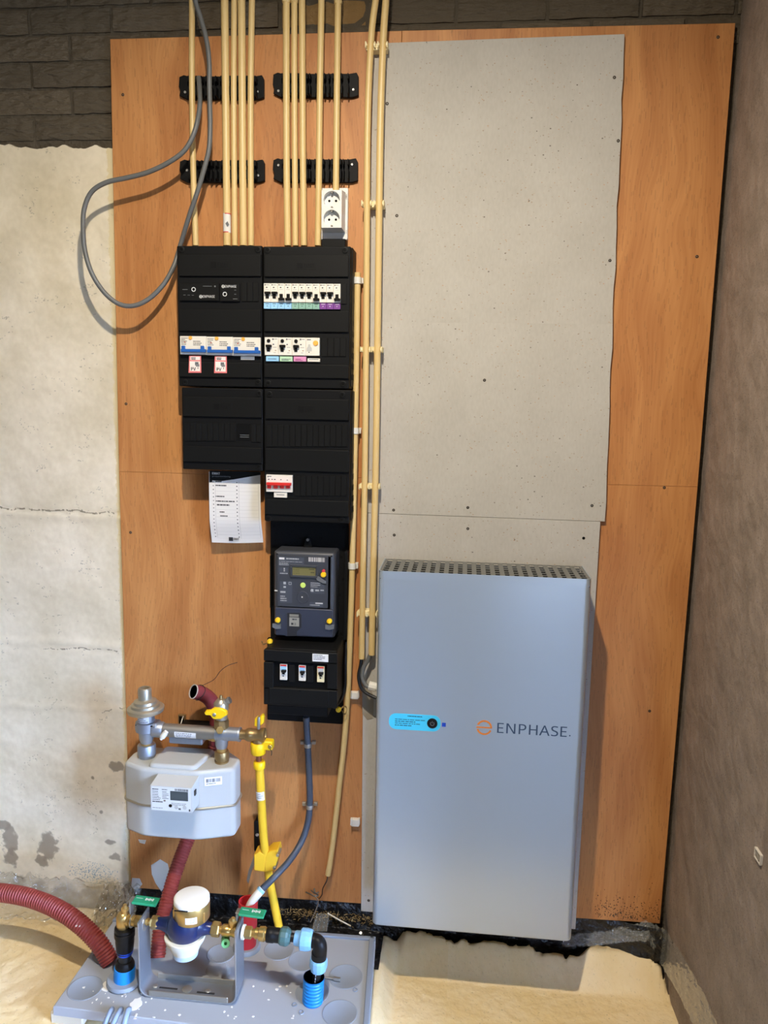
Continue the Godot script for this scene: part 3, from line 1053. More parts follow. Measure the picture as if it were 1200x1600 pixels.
func boards() -> void:
	var z := 0.02
	var tl := w2(172, 61, z)
	var tr := w2(1149, 36, z)
	var bl := w2(205, 1387, z)
	var br := w2(1031, 1443, z)
	var tm := w2(628, 48, z)
	var bm := Vector2(tm.x - 0.002, lerpf(bl.y, br.y, 0.45))
	var jl := w2(186, 737, z)
	var jr := w2(1090, 761, z)
	var gap := 0.0005
	var jm := Vector2(tm.x, lerpf(jl.y, jr.y, (tm.x - jl.x) / (jr.x - jl.x)))
	var dy := Vector2(0, gap * 0.5)
	var dx := Vector2(gap, 0)
	var a := panel("plywood_panel", "upper left plywood sheet carrying the fuse boxes and cream conduits", "plywood", [tl, tm - dx, jm - dx + dy, jl + dy], 0.007, z, M.plywood, [[192, 148], [197, 631]], M.screw_dark)
	var b := panel("plywood_panel", "lower left plywood sheet behind the gas meter", "plywood", [jl - dy, jm - dx - dy, bm - dx, bl], 0.007, z, M.plywood, [[204, 832]], M.screw_dark)
	panel("plywood_panel", "upper right plywood sheet beside the tall grey plasterboard", "plywood", [tm + dx, tr, jr + dy, jm + dx + dy], 0.0075, z + 0.0004, M.plywood, [[1122, 58], [1089, 401]], M.screw_dark)
	var lr := panel("plywood_panel", "lower right plywood sheet beside the silver battery", "plywood", [jm + dx - dy, jr - dy, br, bm + dx], 0.0075, z + 0.0004, M.plywood, [[1038, 762], [1015, 1111]], M.screw_dark)
	var sp := G.new()
	for k in 300:
		var x := rng.randf_range(930, 1030)
		var y := 1437.0 - absf(rng.randfn(0.0, 16.0)) - (4.0 if x < 970 else 0.0)
		pdisc(sp, x, y, rng.randf_range(0.25, 1.0), z, z + 0.0012, 5)
	obj("dirt_specks", sp, M.dirt, lr, "dark dirt splashed along the foot of the sheet").set_meta("kind", "stuff")
	# filler smears on the lower left sheet
	for q in [[[236, 1352], [250, 1343], [262, 1350], [266, 1368], [258, 1385], [252, 1393], [243, 1380], [237, 1366]], [[206, 1372], [218, 1373], [222, 1382], [214, 1392], [205, 1386]], [[216, 1312], [228, 1313], [226, 1319], [218, 1317]]]:
		var g := G.new()
		ppoly(g, q, z, z + 0.0012, 0.0005)
		obj("filler_smear", g, M.smear_white, b, "pale grey filler smear")
	# plasterboard
	z = 0.0335
	var xl := w2(563, 1200, z).x
	var p_tr := w2(976, 53, z)
	var p_br := w2(945, 815, z)
	var p_tl := Vector2(w2(583, 60, z).x, w2(606, 67, z).y)
	var p_jl := Vector2(xl, w2(590, 802, z).y)
	var up := [p_tl, p_tr]
	var r := RandomNumberGenerator.new()
	r.seed = 5
	for k in range(1, 24): # broken right-hand edge
		var f := k / 24.0
		up.append(p_tr.lerp(p_br, f) + Vector2(r.randf_range(-0.0025, 0.002), 0))
	up.append(p_br)
	up.append(p_jl)
	panel("plasterboard_panel", "tall grey flecked plasterboard above the battery", "plasterboard", up, 0.0206, z, M.plasterboard, [[605, 162], [960, 121], [953, 407], [938, 868], [757, 594], [615, 797], [731, 793], [925, 790], [966, 220], [620, 337]].filter(func(s): return s[1] < 800), M.screw_dark)
	var q_tr := Vector2(w2(938, 819, z).x, lerpf(p_jl.y, p_br.y, 0.97) - 0.0008)
	var q_tl := Vector2(xl, p_jl.y - 0.0008)
	var q_bl := w2(564, 1424, z)
	var q_br := Vector2(w2(901, 1420, z).x, q_bl.y)
	var lo := panel("plasterboard_panel", "lower plasterboard piece mostly hidden behind the battery", "plasterboard", [q_tl, q_tr, q_br, q_bl], 0.0206, z - 0.0008, M.plasterboard, [[731, 826], [616, 836], [576, 1407], [588, 838], [570, 845]], M.screw_dark)
	var h := G.new()
	pdisc(h, 912, 841, 2.6, z - 0.004, z - 0.0004, 12)
	obj("drill_hole", h, M.gap_black, lo)
	var pt := G.new()
	ppoly(pt, [[566, 1080], [578, 1072], [584, 1090], [583, 1122], [574, 1125], [566, 1115]], z - 0.001, z + 0.0006, 0.0003)
	obj("filler_smear", pt, M.cement, lo, "grey filler smear at the cable outlet")


# cream conduits: pixel waypoints, radius in millimetres
var PIPES := [
	[[[299.5, -30], [300, 0], [300, 125], [302, 265], [306, 384]], 8.0, "leftmost thin cream conduit, crossed by the looping grey cable", false],
	[[[350.5, -30], [351, 0], [352.5, 133], [354, 267], [355, 384]], 10.2, "thick cream conduit with a small white sticker near its foot", false],
	[[[366, -30], [366, 0], [365.3, 133], [366, 267], [367, 384]], 7.8, "thin cream conduit just right of the one with the sticker", false],
	[[[377, -30], [377.4, 0], [378.4, 133], [379.4, 267], [380.5, 384]], 10.0, "thick cream conduit third from the left of the close group above the left fuse box", false],
	[[[394.5, -30], [393.8, 0], [391.8, 133], [391.8, 267], [392.3, 384]], 8.2, "cream conduit at the right end of the left rails", false],
	[[[447.2, -30], [447.4, 0], [447.5, 133], [448, 267], [449.5, 384]], 9.2, "leftmost conduit on the right rails, with a coupling at the top", true],
	[[[460, -30], [460, 0], [460, 133], [460.8, 267], [461.5, 384]], 8.0, "middle of the three close conduits on the right rails", true],
	[[[471.5, -30], [472, 0], [472.7, 133], [473.5, 267], [474.8, 384]], 8.6, "right conduit of the three close ones on the right rails", false],
	[[[502.5, -30], [502.3, 0], [500, 133], [498.4, 267], [496.5, 384]], 8.6, "cream conduit passing just left of the double socket", false],
	[[[528.5, -30], [528.3, 0], [526.6, 133], [525.2, 267], [524.8, 298]], 8.6, "short cream conduit ending in the top of the double socket", true],
	[[[590, -30], [587, 0], [580, 60], [574.5, 190], [573, 400], [570.5, 700], [567.5, 880], [565, 1029]], 8.6, "left conduit of the long pair beside the plasterboard", false],
	[[[604, -30], [603, 0], [599, 60], [594.5, 190], [591.5, 400], [587.5, 700], [583.5, 880], [580.6, 1023]], 9.2, "right conduit of the long pair beside the plasterboard", false],
	[[[558.8, 426], [557, 560], [554.5, 700], [551, 860], [546.5, 1010], [541, 1122], [530, 1230], [519, 1325], [512.5, 1367]], 8.6, "long cream conduit bending left below the meter, ending with a loose wire", false],
]

func pipe_at(i: int, y: float) -> float:
	var q: Array = PIPES[i][0]
	for k in q.size() - 1:
		if y <= q[k + 1][1]:
			return lerpf(q[k][0], q[k + 1][0], (y - q[k][1]) / (q[k + 1][1] - q[k][1]))
	return q[-1][0]

func conduits() -> void:
	for i in PIPES.size():
		var d: Array = PIPES[i]
		var z: float = 0.052 if i < 10 else (0.062 if i < 12 else 0.046)
		var l := []
		for q in d[0]: l.append(P(q[0], q[1], z))
		var t := thing("conduit_pipe", d[2], "conduit", l[-1], "cream electrical conduits")
		var g := G.new()
		g.tube(spline(l, 0.05 if i < 10 else 0.02), d[1] * 0.001, 18)
		obj("tube", g, M.pipe_cream, t)
		var e: Vector3 = l[-1]
		if i > 9: # dark open end
			var h := G.new()
			var dir: Vector3 = (l[-1] - l[-2]).normalized()
			h.lat(e - dir * 0.01, e + dir * 0.0004, [Vector2(0, d[1] * 0.0008), Vector2(1, d[1] * 0.0008)], 14)
			obj("open_end", h, M.gap_black, t)
		if d[3]: # coupling at the upper edge
			var c := G.new()
			var a := P(pipe_at(i, -20), -20, z)
			var b := P(pipe_at(i, 5.0 if i != 9 else 7.0), 5.0 if i != 9 else 7.0, z)
			c.lat(b, a, [Vector2(0, d[1] * 0.00105), Vector2(0.05, d[1] * 0.00122), Vector2(1, d[1] * 0.00122)], 18)
			obj("coupling", c, M.pipe_cream, t)
		if i == 1:
			var c := P(354.6, 334, z)
			var c2 := P(354.9, 364, z)
			var s := G.new()
			s.lat(c2, c, [Vector2(0, 0.0105), Vector2(0, 0.0106), Vector2(1, 0.0106), Vector2(1, 0.0105)], 20, false, false)
			obj("sticker", s, M.paper, t, "white sticker with red edges and a small dark emblem")
			for yy in [[334, 335.4], [362.6, 364]]:
				var rr := G.new()
				rr.lat(P(354.8, yy[1], z), P(354.8, yy[0], z), [Vector2(0, 0.0107), Vector2(1, 0.0107)], 20)
				obj("sticker_edge", rr, M.seal_red, t)
			var em := G.new()
			ppoly(em, [[352.2, 349], [355.4, 345.6], [358, 351], [355, 354.5]], z + 0.0098, z + 0.0109, 0.0002)
			obj("sticker_emblem", em, M.ink_grey, t)
		if i == 12: # loose wire out of the lower end
			var wq := G.new()
			wq.tube(spline(pp([[512, 1366, z], [510.5, 1376, z - 0.01], [504.5, 1388, z - 0.01], [503, 1398, z - 0.014], [499, 1404, z - 0.02]]), 0.004), 0.0016, 8)
			obj("loose_wire", wq, M.wire_black, t)


func rails() -> void:
	var R := [
		[280, 117, 412, 155, [0, 1, 2, 3, 4], [[289, 144], [402, 143]], "black conduit clip rail at upper left, where the grey cable ends"],
		[427, 113, 560, 152, [5, 6, 7, 8, 9], [[435, 142], [552, 140]], "black conduit clip rail at upper right, near the plasterboard"],
		[281, 249, 413, 285, [0, 1, 2, 3, 4], [[292, 266], [403, 274]], "black conduit clip rail at lower left, above the left fuse box"],
		[427, 247, 559, 285, [5, 6, 7, 8, 9], [[435, 258], [550, 257]], "black conduit clip rail at lower right, above the double socket"],
	]
	for d in R:
		var t := thing("clip_rail", d[6], "clip rail", P((d[0] + d[2]) / 2, d[3], 0.02), "black conduit clip rails")
		var g := G.new()
		var y0: float = d[1]
		var y1: float = d[3]
		ppoly(g, [[d[0], y0 + 3], [d[0] + 7, y0], [d[0] + 14, y0 + 2], [d[2] - 14, y0 + 2], [d[2] - 3, y0], [d[2], y0 + 6], [d[2], y1 - 3], [d[2] - 9, y1], [d[0] + 12, y1], [d[0], y1 - 6], [d[0] + 1.5, y1 - 14], [d[0] - 1, y1 - 20]], 0.0205, 0.031, 0.0015)
		obj("base", g, M.black_plastic, t)
		var ym := (y0 + y1) / 2
		var xs := []
		for i in d[4]:
			var px := pipe_at(i, ym)
			var rp: float = PIPES[i][1] * 0.001 / sc(px, ym, 0.05) + 0.6
			xs.append([px - rp - 2.2, px - rp])
			xs.append([px + rp, px + rp + 2.2])
		var x: float = d[0] + 19
		while x < d[2] - 14:
			var free := true
			for i in d[4]:
				if absf(pipe_at(i, ym) - x) < 9.5: free = false
			if free: xs.append([x - 1.0, x + 1.0])
			x += 7.5
		for q in xs:
			var f := G.new()
			for yy in [[y0 + 1, y0 + 10], [ym - 2, y1 - 6]]:
				pbox(f, q[0], yy[0], q[1], yy[1], 0.0305, 0.054, 0.0008)
			obj("prong", f, M.black_plastic, t)
		for s in d[5]: screw(t, s[0], s[1], 0.0322, M.screw_light, 0.0036)
	# cream clips of the long pair
	for d in [[570, 67, 607, 79], [565.5, 313.5, 602, 325], [563.5, 541, 600, 551.5], [560, 755, 594, 765], [557.5, 953, 580, 963.5]]:
		var which: String = {67: "topmost", 313: "second from the top", 541: "middle", 755: "fourth from the top", 953: "lowest"}[int(d[1])]
		var t := thing("twin_clip", "cream double clip holding the long conduit pair, %s of the five" % which, "clip", P(d[0], d[3], 0.034), "cream clips on the long conduit pair")
		var g := G.new()
		pbox(g, d[0] + 2, d[1] + 1, d[2] - 2, d[3] - 1, 0.0345, 0.064, 0.001)
		obj("base", g, M.clip_cream, t)
		var ym: float = (d[1] + d[3]) / 2
		for i in [10, 11]:
			var px := pipe_at(i, ym)
			for sgn in [-1, 1]:
				var f := G.new()
				var c := P(px + sgn * 7.2, ym, 0.06)
				var h: float = absf(P(px, d[1], 0.06).y - P(px, d[3], 0.06).y)
				f.box(Vector3(c.x, c.y, 0.062), Vector3(0.0035, h * 0.8, 0.026), 0.001)
				f.box(Vector3(c.x - sgn * 0.001, c.y, 0.074), Vector3(0.005, h * 0.45, 0.004), 0.001)
				obj("prong", f, M.clip_cream, t)
	# single pale clips of the bent conduit, and two empty ones
	for d in [[438.5, "top pale clip on the thin conduit beside the upper fuse box"], [673, "middle pale clip on the thin conduit beside the lower fuse box"], [884, "lowest pale clip on the thin conduit, beside the electricity meter"]]:
		var px := pipe_at(12, d[0])
		var t := thing("pipe_clip", d[1], "clip", P(px, d[0] + 4, 0.02), "pale single pipe clips")
		var g := G.new()
		pbox(g, px - 6.5, d[0] - 4.5, px + 9, d[0] + 4.5, 0.0205, 0.036, 0.001)
		obj("base", g, M.clip_white, t)
		var f := G.new()
		var c := P(px, d[0], 0.046)
		f.lat(c + Vector3(0, -0.0085, 0), c + Vector3(0, 0.0085, 0), [Vector2(0, 0.0088), Vector2(0, 0.0112), Vector2(1, 0.0112), Vector2(1, 0.0088)], 18, false, false)
		obj("collar", f, M.clip_white, t)
	for d in [[553.5, 1087, "empty pale clip beside the main fuse box"], [554.5, 1286, "empty pale clip low on the board beside the battery"]]:
		var t := thing("pipe_clip", d[2], "clip", P(d[0], d[1] + 5, 0.02), "empty pale pipe clips")
		var g := G.new()
		prr(g, d[0] - 6.5, d[1] - 5, d[0] + 6.5, d[1] + 6, 0.0205, 0.034, 0.004, 0.002)
		obj("base", g, M.clip_white, t)
		for sg in [-1, 1]:
			var f := G.new()
			pbox(f, d[0] + sg * 6.0 - 1.3, d[1] - 6, d[0] + sg * 6.0 + 1.3, d[1] + 4, 0.033, 0.045, 0.001)
			obj("prong", f, M.clip_white, t)
	# grey looped cable
	var k := [[303, -25, .085], [305, 0, .085], [315, 33, .085], [323.5, 67, .09], [327, 100, .092], [327.2, 133, .092], [328, 167, .094], [328.5, 200, .096], [326.5, 233, .098], [320, 260, .098], [308.5, 300, .095], [297, 333, .085], [284, 376, .065], [277, 400, .062], [271, 417, .07], [256.5, 443, .08], [234, 466, .09], [210, 477.5, .10], [186, 475, .105], [163, 457, .11], [143.5, 427, .112], [133, 393, .112], [130, 360, .112], [131.5, 327, .11], [143, 300, .108], [166.5, 285, .105], [200, 277.5, .10], [233, 268.5, .10], [266.5, 252, .10], [290, 233, .098], [305, 203, .094], [312, 167, .08], [312, 140, .066], [310.5, 121, .052]]
	var t := thing("looped_cable", "grey round cable hanging in a wide loop left of the fuse boxes", "cable", P(186, 480, 0.1))
	var g := G.new()
	g.tube(spline(pp(k), 0.012), 0.0064, 14)
	obj("sheath", g, M.grey_cable, t)


func double_socket() -> void:
	var t := thing("double_socket", "white double wall socket above the right fuse box", "socket", P(522, 374, 0.02))
	var g := G.new()
	prr(g, 500.5, 293.5, 543.5, 374.5, 0.0205, 0.034, 0.004, 0.002)
	obj("back_plate", g, M.white_plastic, t)
	var b := P(502, 340, 0.076)
	var e := P(533.5, 340, 0.076)
	var y1 := P(518, 296.5, 0.076).y
	var y0 := P(518, 355.5, 0.076).y
	var ym := (y0 + y1) / 2
	var q := G.new()
	# hollow-fronted block: side walls, then a front with two round wells
	var z1 := 0.074
	var x0 := b.x
	var x1 := e.x
	var x0b := x0 - 0.003
	var x1b := x1 + 0.004
	var y0b := y0 - 0.005
	var y1b := y1 + 0.003
	q.quad(Vector3(x0b, y0b, 0.034), Vector3(x1b, y0b, 0.034), Vector3(x1, y0, z1), Vector3(x0, y0, z1))
	q.quad(Vector3(x1b, y0b, 0.034), Vector3(x1b, y1b, 0.034), Vector3(x1, y1, z1), Vector3(x1, y0, z1))
	q.quad(Vector3(x1b, y1b, 0.034), Vector3(x0b, y1b, 0.034), Vector3(x0, y1, z1), Vector3(x1, y1, z1))
	q.quad(Vector3(x0b, y1b, 0.034), Vector3(x0b, y0b, 0.034), Vector3(x0, y0, z1), Vector3(x0, y1, z1))
	var cx := (x0 + x1) / 2
	var r := (x1 - x0) * 0.40
	q.holeplate(x0, ym, x1, y1, cx, (ym + y1) / 2, r, z1)
	q.holeplate(x0, y0, x1, ym, cx, (ym + y0) / 2, r, z1)
	obj("cover", q, M.white_plastic, t)
	for k in 2:
		var cy := (ym + y1) / 2 if k == 0 else (ym + y0) / 2
		var w := G.new()
		for s in 28: # inner wall of the well
			var a := TAU * s / 28
			var c := TAU * (s + 1) / 28
			var pa := Vector3(cx + cos(a) * r, cy + sin(a) * r, z1)
			var pb := Vector3(cx + cos(c) * r, cy + sin(c) * r, z1)
			w.quad(pb, pa, pa - Vector3(0, 0, 0.016), pb - Vector3(0, 0, 0.016))
			w.tri(Vector3(cx, cy, z1 - 0.016), pa - Vector3(0, 0, 0.016), pb - Vector3(0, 0, 0.016))
		var well := obj("socket_well", w, M.white_plastic, t)
		var h := G.new()
		for sg in [-1, 1]:
			h.rod(Vector3(cx + sg * 0.0092, cy, z1 - 0.017), Vector3(cx + sg * 0.0092, cy, z1 - 0.0154), 0.0032, 14)
		obj("pin_holes", h, M.gap_black, well)
		var p := G.new()
		for sg in [-1, 1]:
			p.box(Vector3(cx, cy + sg * r * 0.86, z1 - 0.008), Vector3(0.005, 0.004, 0.014), 0.001)
		obj("earth_clips", p, M.steel_dull, well)
	var lt := G.new()
	for yy in [[303, 309], [359, 365], [306, 312]]:
		pbox(lt, 540.2, yy[0], 542.2, yy[1], 0.034, 0.0346, 0.0002)
	obj("latch_slots", lt, M.breaker_grey, t)
	# short black spout between socket and fuse box
	var s := G.new()
	pbox(s, 502, 373, 540, 389, 0.021, 0.06, 0.002)
	obj("cable_spout", s, M.black_plastic, t)


# one black modular enclosure: outline, raised covers, blank strips, screws
func enclosure(label: String, x0: float, y0: float, x1: float, y1: float, covers: Array, blanks: Array, screws: Array) -> Node3D:
	var t := thing("fuse_enclosure", label, "fuse box", P((x0 + x1) / 2, y1, 0.02), "black modular fuse enclosures")
	var g := G.new()
	prr(g, x0 + 0.4, y0 + 0.4, x1 - 0.4, y1 - 0.4, 0.0205, 0.1125, 0.003, 0.003)
	obj("body", g, M.black_plastic, t)
	for c in covers:
		var q := G.new()
		prr(q, x0 + 2.0, c[0] + 0.5, x1 - 2.5, c[1] - 0.5, 0.112, 0.1185, 0.002, 0.0016)
		obj("cover_panel", q, M.black_panel, t)
	for b in blanks:
		var q := G.new()
		var k := maxi(1, int(round((b[2] - b[0]) / 8.9)))
		for i in k:
			pbox(q, lerpf(b[0], b[2], float(i) / k) + 0.45, b[1], lerpf(b[0], b[2], float(i + 1) / k) - 0.45, b[3], 0.1122, 0.1152, 0.0006)
		obj("blanking_strip", q, M.black_panel, t)
	for s in screws:
		var q := G.new()
		var c := P(s[0], s[1], 0.1125)
		q.lat(Vector3(c.x, c.y, 0.112), Vector3(c.x, c.y, 0.1142), [Vector2(0, 0.0085), Vector2(0.8, 0.0085), Vector2(1, 0.0075), Vector2(1, 0.0048), Vector2(0.3, 0.0042), Vector2(0.3, 0.0)], 20)
		var sc_ := obj("cover_screw", q, M.black_panel, t)
		var sl := G.new()
		sl.box(Vector3(c.x, c.y, 0.1129), Vector3(0.0065, 0.0012, 0.0008), 0.0)
		sl.box(Vector3(c.x, c.y, 0.1129), Vector3(0.0012, 0.0065, 0.0008), 0.0)
		obj("cross_slot", sl, M.gap_black, sc_)
	return t

func emboss(t: Node3D, x0: float, y0: float, x1: float, y1: float) -> void:
	# maker's emblem pressed into the cover: framed block and capitals
	var g := G.new()
	prr(g, x0, y0, x1, y1, 0.1184, 0.1189, 0.001, 0.0003)
	obj("emblem_frame", g, M.black_panel, t)
	var k := G.new()
	prr(k, x0 + 3, y0 + 2, x0 + 12, y1 - 2, 0.1188, 0.1193, 0.0006, 0.0002)
	obj("emblem", k, M.emboss_black, t)
	txt("EMAT", x0 + 14, y0 + 3, x1 - 3, y1 - 3, 0.1192, M.emboss_black, t, true)

func enclosures() -> void:
	double_socket()
	var a := enclosure("upper left black fuse enclosure with the solar stickers", 277.5, 383.5, 410, 604.5, [[397, 432], [483, 518], [566, 590]], [[377, 441, 404, 471]], [[283.5, 390], [403, 390], [403, 597], [289, 597]])
	emboss(a, 326, 407, 360, 421)
	var b := enclosure("upper right black fuse enclosure with the row of eleven breakers", 411, 384.5, 547, 607, [[398, 433], [485, 519], [569, 591]], [[533, 443, 542, 475], [502, 528, 541, 557]], [[418, 391], [539, 391], [419, 599], [536, 600]])
	emboss(b, 461, 409, 494, 421)
	var c := enclosure("lower left black fuse enclosure with blanked rows and a small square recess", 284.3, 606, 411, 735, [[620, 652], [698, 723]], [[288, 661, 368, 689], [392, 663, 408, 691]], [[404.5, 615], [404.5, 729]])
	emboss(c, 331, 629, 362, 642)
	var rc := G.new()
	pbox(rc, 369.5, 662, 390.5, 688.5, 0.112, 0.1132, 0.0004)
	var rec := obj("square_recess", rc, M.gap_black, c, "small square recess with two white lines of print")
	var rt := G.new()
	for yy in [679.5, 682.5]: pbox(rt, 375, yy, 389, yy + 0.8, 0.1131, 0.1134, 0.0)
	obj("print_lines", rt, M.ink_grey, rec)
	var d := enclosure("lower right black fuse enclosure holding the red main switch", 412.5, 608, 547, 816.5, [[623, 656], [702, 737], [781, 806]], [[416, 664, 543, 698], [460, 744, 542, 775]], [[421, 616], [535, 617], [419, 810], [534, 812]])
	emboss(d, 463, 633, 493, 646)
	# right-hand side frames with cable cut-outs, seen at a slant
	for q in [[a, 383, 605], [b, 384, 607], [d, 608, 816]]:
		if q[0] == a: continue
		var s := G.new()
		pbox(s, 546.5, q[1] + 3, 550.0, q[2] - 3, 0.021, 0.088, 0.001)
		obj("side_flange", s, M.black_panel, q[0])
		var yy: float = q[1] + 14
		while yy < q[2] - 16:
			var h := G.new()
			pbox(h, 549.0, yy, 550.6, yy + 9, 0.03, 0.08, 0.0005)
			obj("side_slot", h, M.emboss_black, q[0])
			yy += 17.0
	# solar warning stickers
	for q in [[294.5, 556, 314.5, 582.5], [334.5, 556.5, 354.5, 583]]:
		var s := G.new()
		ppoly(s, [[q[0] + 1, q[1]], [q[2] - 0.5, q[1]], [q[2], q[3]], [q[0], q[3]]], 0.1184, 0.1198, 0.0003)
		var st := obj("solar_sticker", s, M.sticker_pink, a, "white solar sticker edged in red, reading PV")
		var w := face(q[0] + 2, q[1] + 8.5, q[2] - 2, q[3] - 2.5, 0.1201)
		obj("sticker_sheet", w, printed(64, 56, c8(238, 226, 214), [[0.52, 0.08, 0.86, 0.42, c8(96, 96, 96)], [0.6, 0.3, 0.95, 0.55, c8(120, 120, 118)], [0.12, 0.5, 0.42, 0.55, c8(206, 200, 190)], [0.78, 0.6, 0.83, 0.78, c8(60, 60, 60)]]), st)
		obj("sticker_sheet", face(q[0] + 3, q[1] + 1.2, q[2] - 2, q[1] + 6.6, 0.1201), printed(64, 20, c8(236, 224, 214), lines(0.08, 0.2, 0.6, 2, 0.4, 0.25, c8(60, 50, 50), 4)), st)
		txt("PV", q[0] + 4, q[3] - 8.6, q[0] + 11.5, q[3] - 3.6, 0.1203, M.ink_dark, st, true)
	for q in [[376, 557, 397.5, 562.2]]:
		var s := G.new()
		pbox(s, q[0], q[1], q[2], q[3], 0.112, 0.1138, 0.0003)
		obj("name_strip", s, M.breaker_white, a, "small white name strip")
	# group chart hanging below the left enclosure
	var t := thing("circuit_chart", "white circuit chart card hanging under the left fuse enclosures", "chart", P(367, 850, 0.024))
	var hd := G.new()
	ppoly(hd, [[327.5, 735], [407, 737.5], [407, 742], [366, 749], [347, 751.5], [331.5, 750.5], [331.5, 753], [327.5, 753.5]], 0.0745, 0.0755, 0.0002)
	var hdo := obj("black_header", hd, M.black_panel, t)
	txt("EMAT", 331.5, 738, 343.5, 741.5, 0.0756, M.ink_white, hdo, true)
	txt("groepenverklaring", 331.5, 743.2, 360, 746, 0.0756, M.ink_grey, hdo)
	var ops := []
	for k in 16:
		var y := 0.135 + 0.0515 * k
		ops += [[0.13, y + 0.025, 0.96, y + 0.0285, c8(206, 202, 192)], [0.075, y, 0.095, y + 0.012, c8(90, 88, 85)], [0.535, y, 0.555, y + 0.012, c8(70, 68, 66)]]
	for x in [0.12, 0.58, 0.96]: ops.append([x, 0.12, x + 0.008, 0.93, c8(196, 192, 184)])
	for q in [[0.13, 0.125, 0.26], [0.13, 0.178, 0.28], [0.13, 0.33, 0.31], [0.13, 0.395, 0.48], [0.15, 0.447, 0.40], [0.20, 0.545, 0.31], [0.21, 0.6, 0.30]]:
		ops += lines(q[0], q[1], q[2] + 0.06, 1, 0.05, 0.017, c8(56, 54, 52), int(q[1] * 1000))
	var sh := G.new()
	var pa := P(328, 849, 0.072)
	var pb := P(407, 850.5, 0.074)
	var ptop := P(367, 738, 0.073).y
	sh.sheet(8, 20, func(u, v): return Vector3(lerpf(pa.x, pb.x, u), lerpf(lerpf(pa.y, pb.y, u) - 0.002 * sin(u * PI), ptop, v), 0.060 + 0.014 * smoothstep(0.0, 0.35, v) - 0.012 * pow(1.0 - v, 2.0) * (0.4 + u)))
	obj("sheet", sh, printed(256, 380, c8(228, 224, 214), ops), t)
	var lg := G.new()
	var zz := 0.0545
	pbox(lg, 357.5, 839.5, 363.8, 845.2, zz - 0.003, zz + 0.0012, 0.0)
	obj("emblem", lg, M.ink_dark, t)
	txt("EMAT", 365, 840.6, 373.5, 844, zz + 0.0012, M.ink_dark, t, true)


func device(nm: String, label: String, cat: String, x0: float, y0: float, x1: float, y1: float, group: String, m: Material = null, zf := 0.1215) -> Node3D:
	var t := thing(nm, label, cat, P((x0 + x1) / 2, y1, 0.1126), group)
	var g := G.new()
	pbox(g, x0 + 0.12, y0, x1 - 0.12, y1, 0.1126, zf, 0.0007)
	obj("body", g, m if m else M.breaker_white, t)
	return t

func toggle(t: Node3D, cx: float, yw0: float, yw1: float, ys0: float, ys1: float, w: float, zf: float, m: Material) -> void:
	var g := G.new()
	pbox(g, cx - w * 0.27, minf(ys0, yw0), cx + w * 0.27, maxf(ys1, yw1), zf - 0.001, zf + 0.0025, 0.0005)
	pbox(g, cx - w * 0.5, yw0, cx + w * 0.5, yw1, zf - 0.001, zf + 0.009, 0.001)
	obj("toggle", g, m, t)

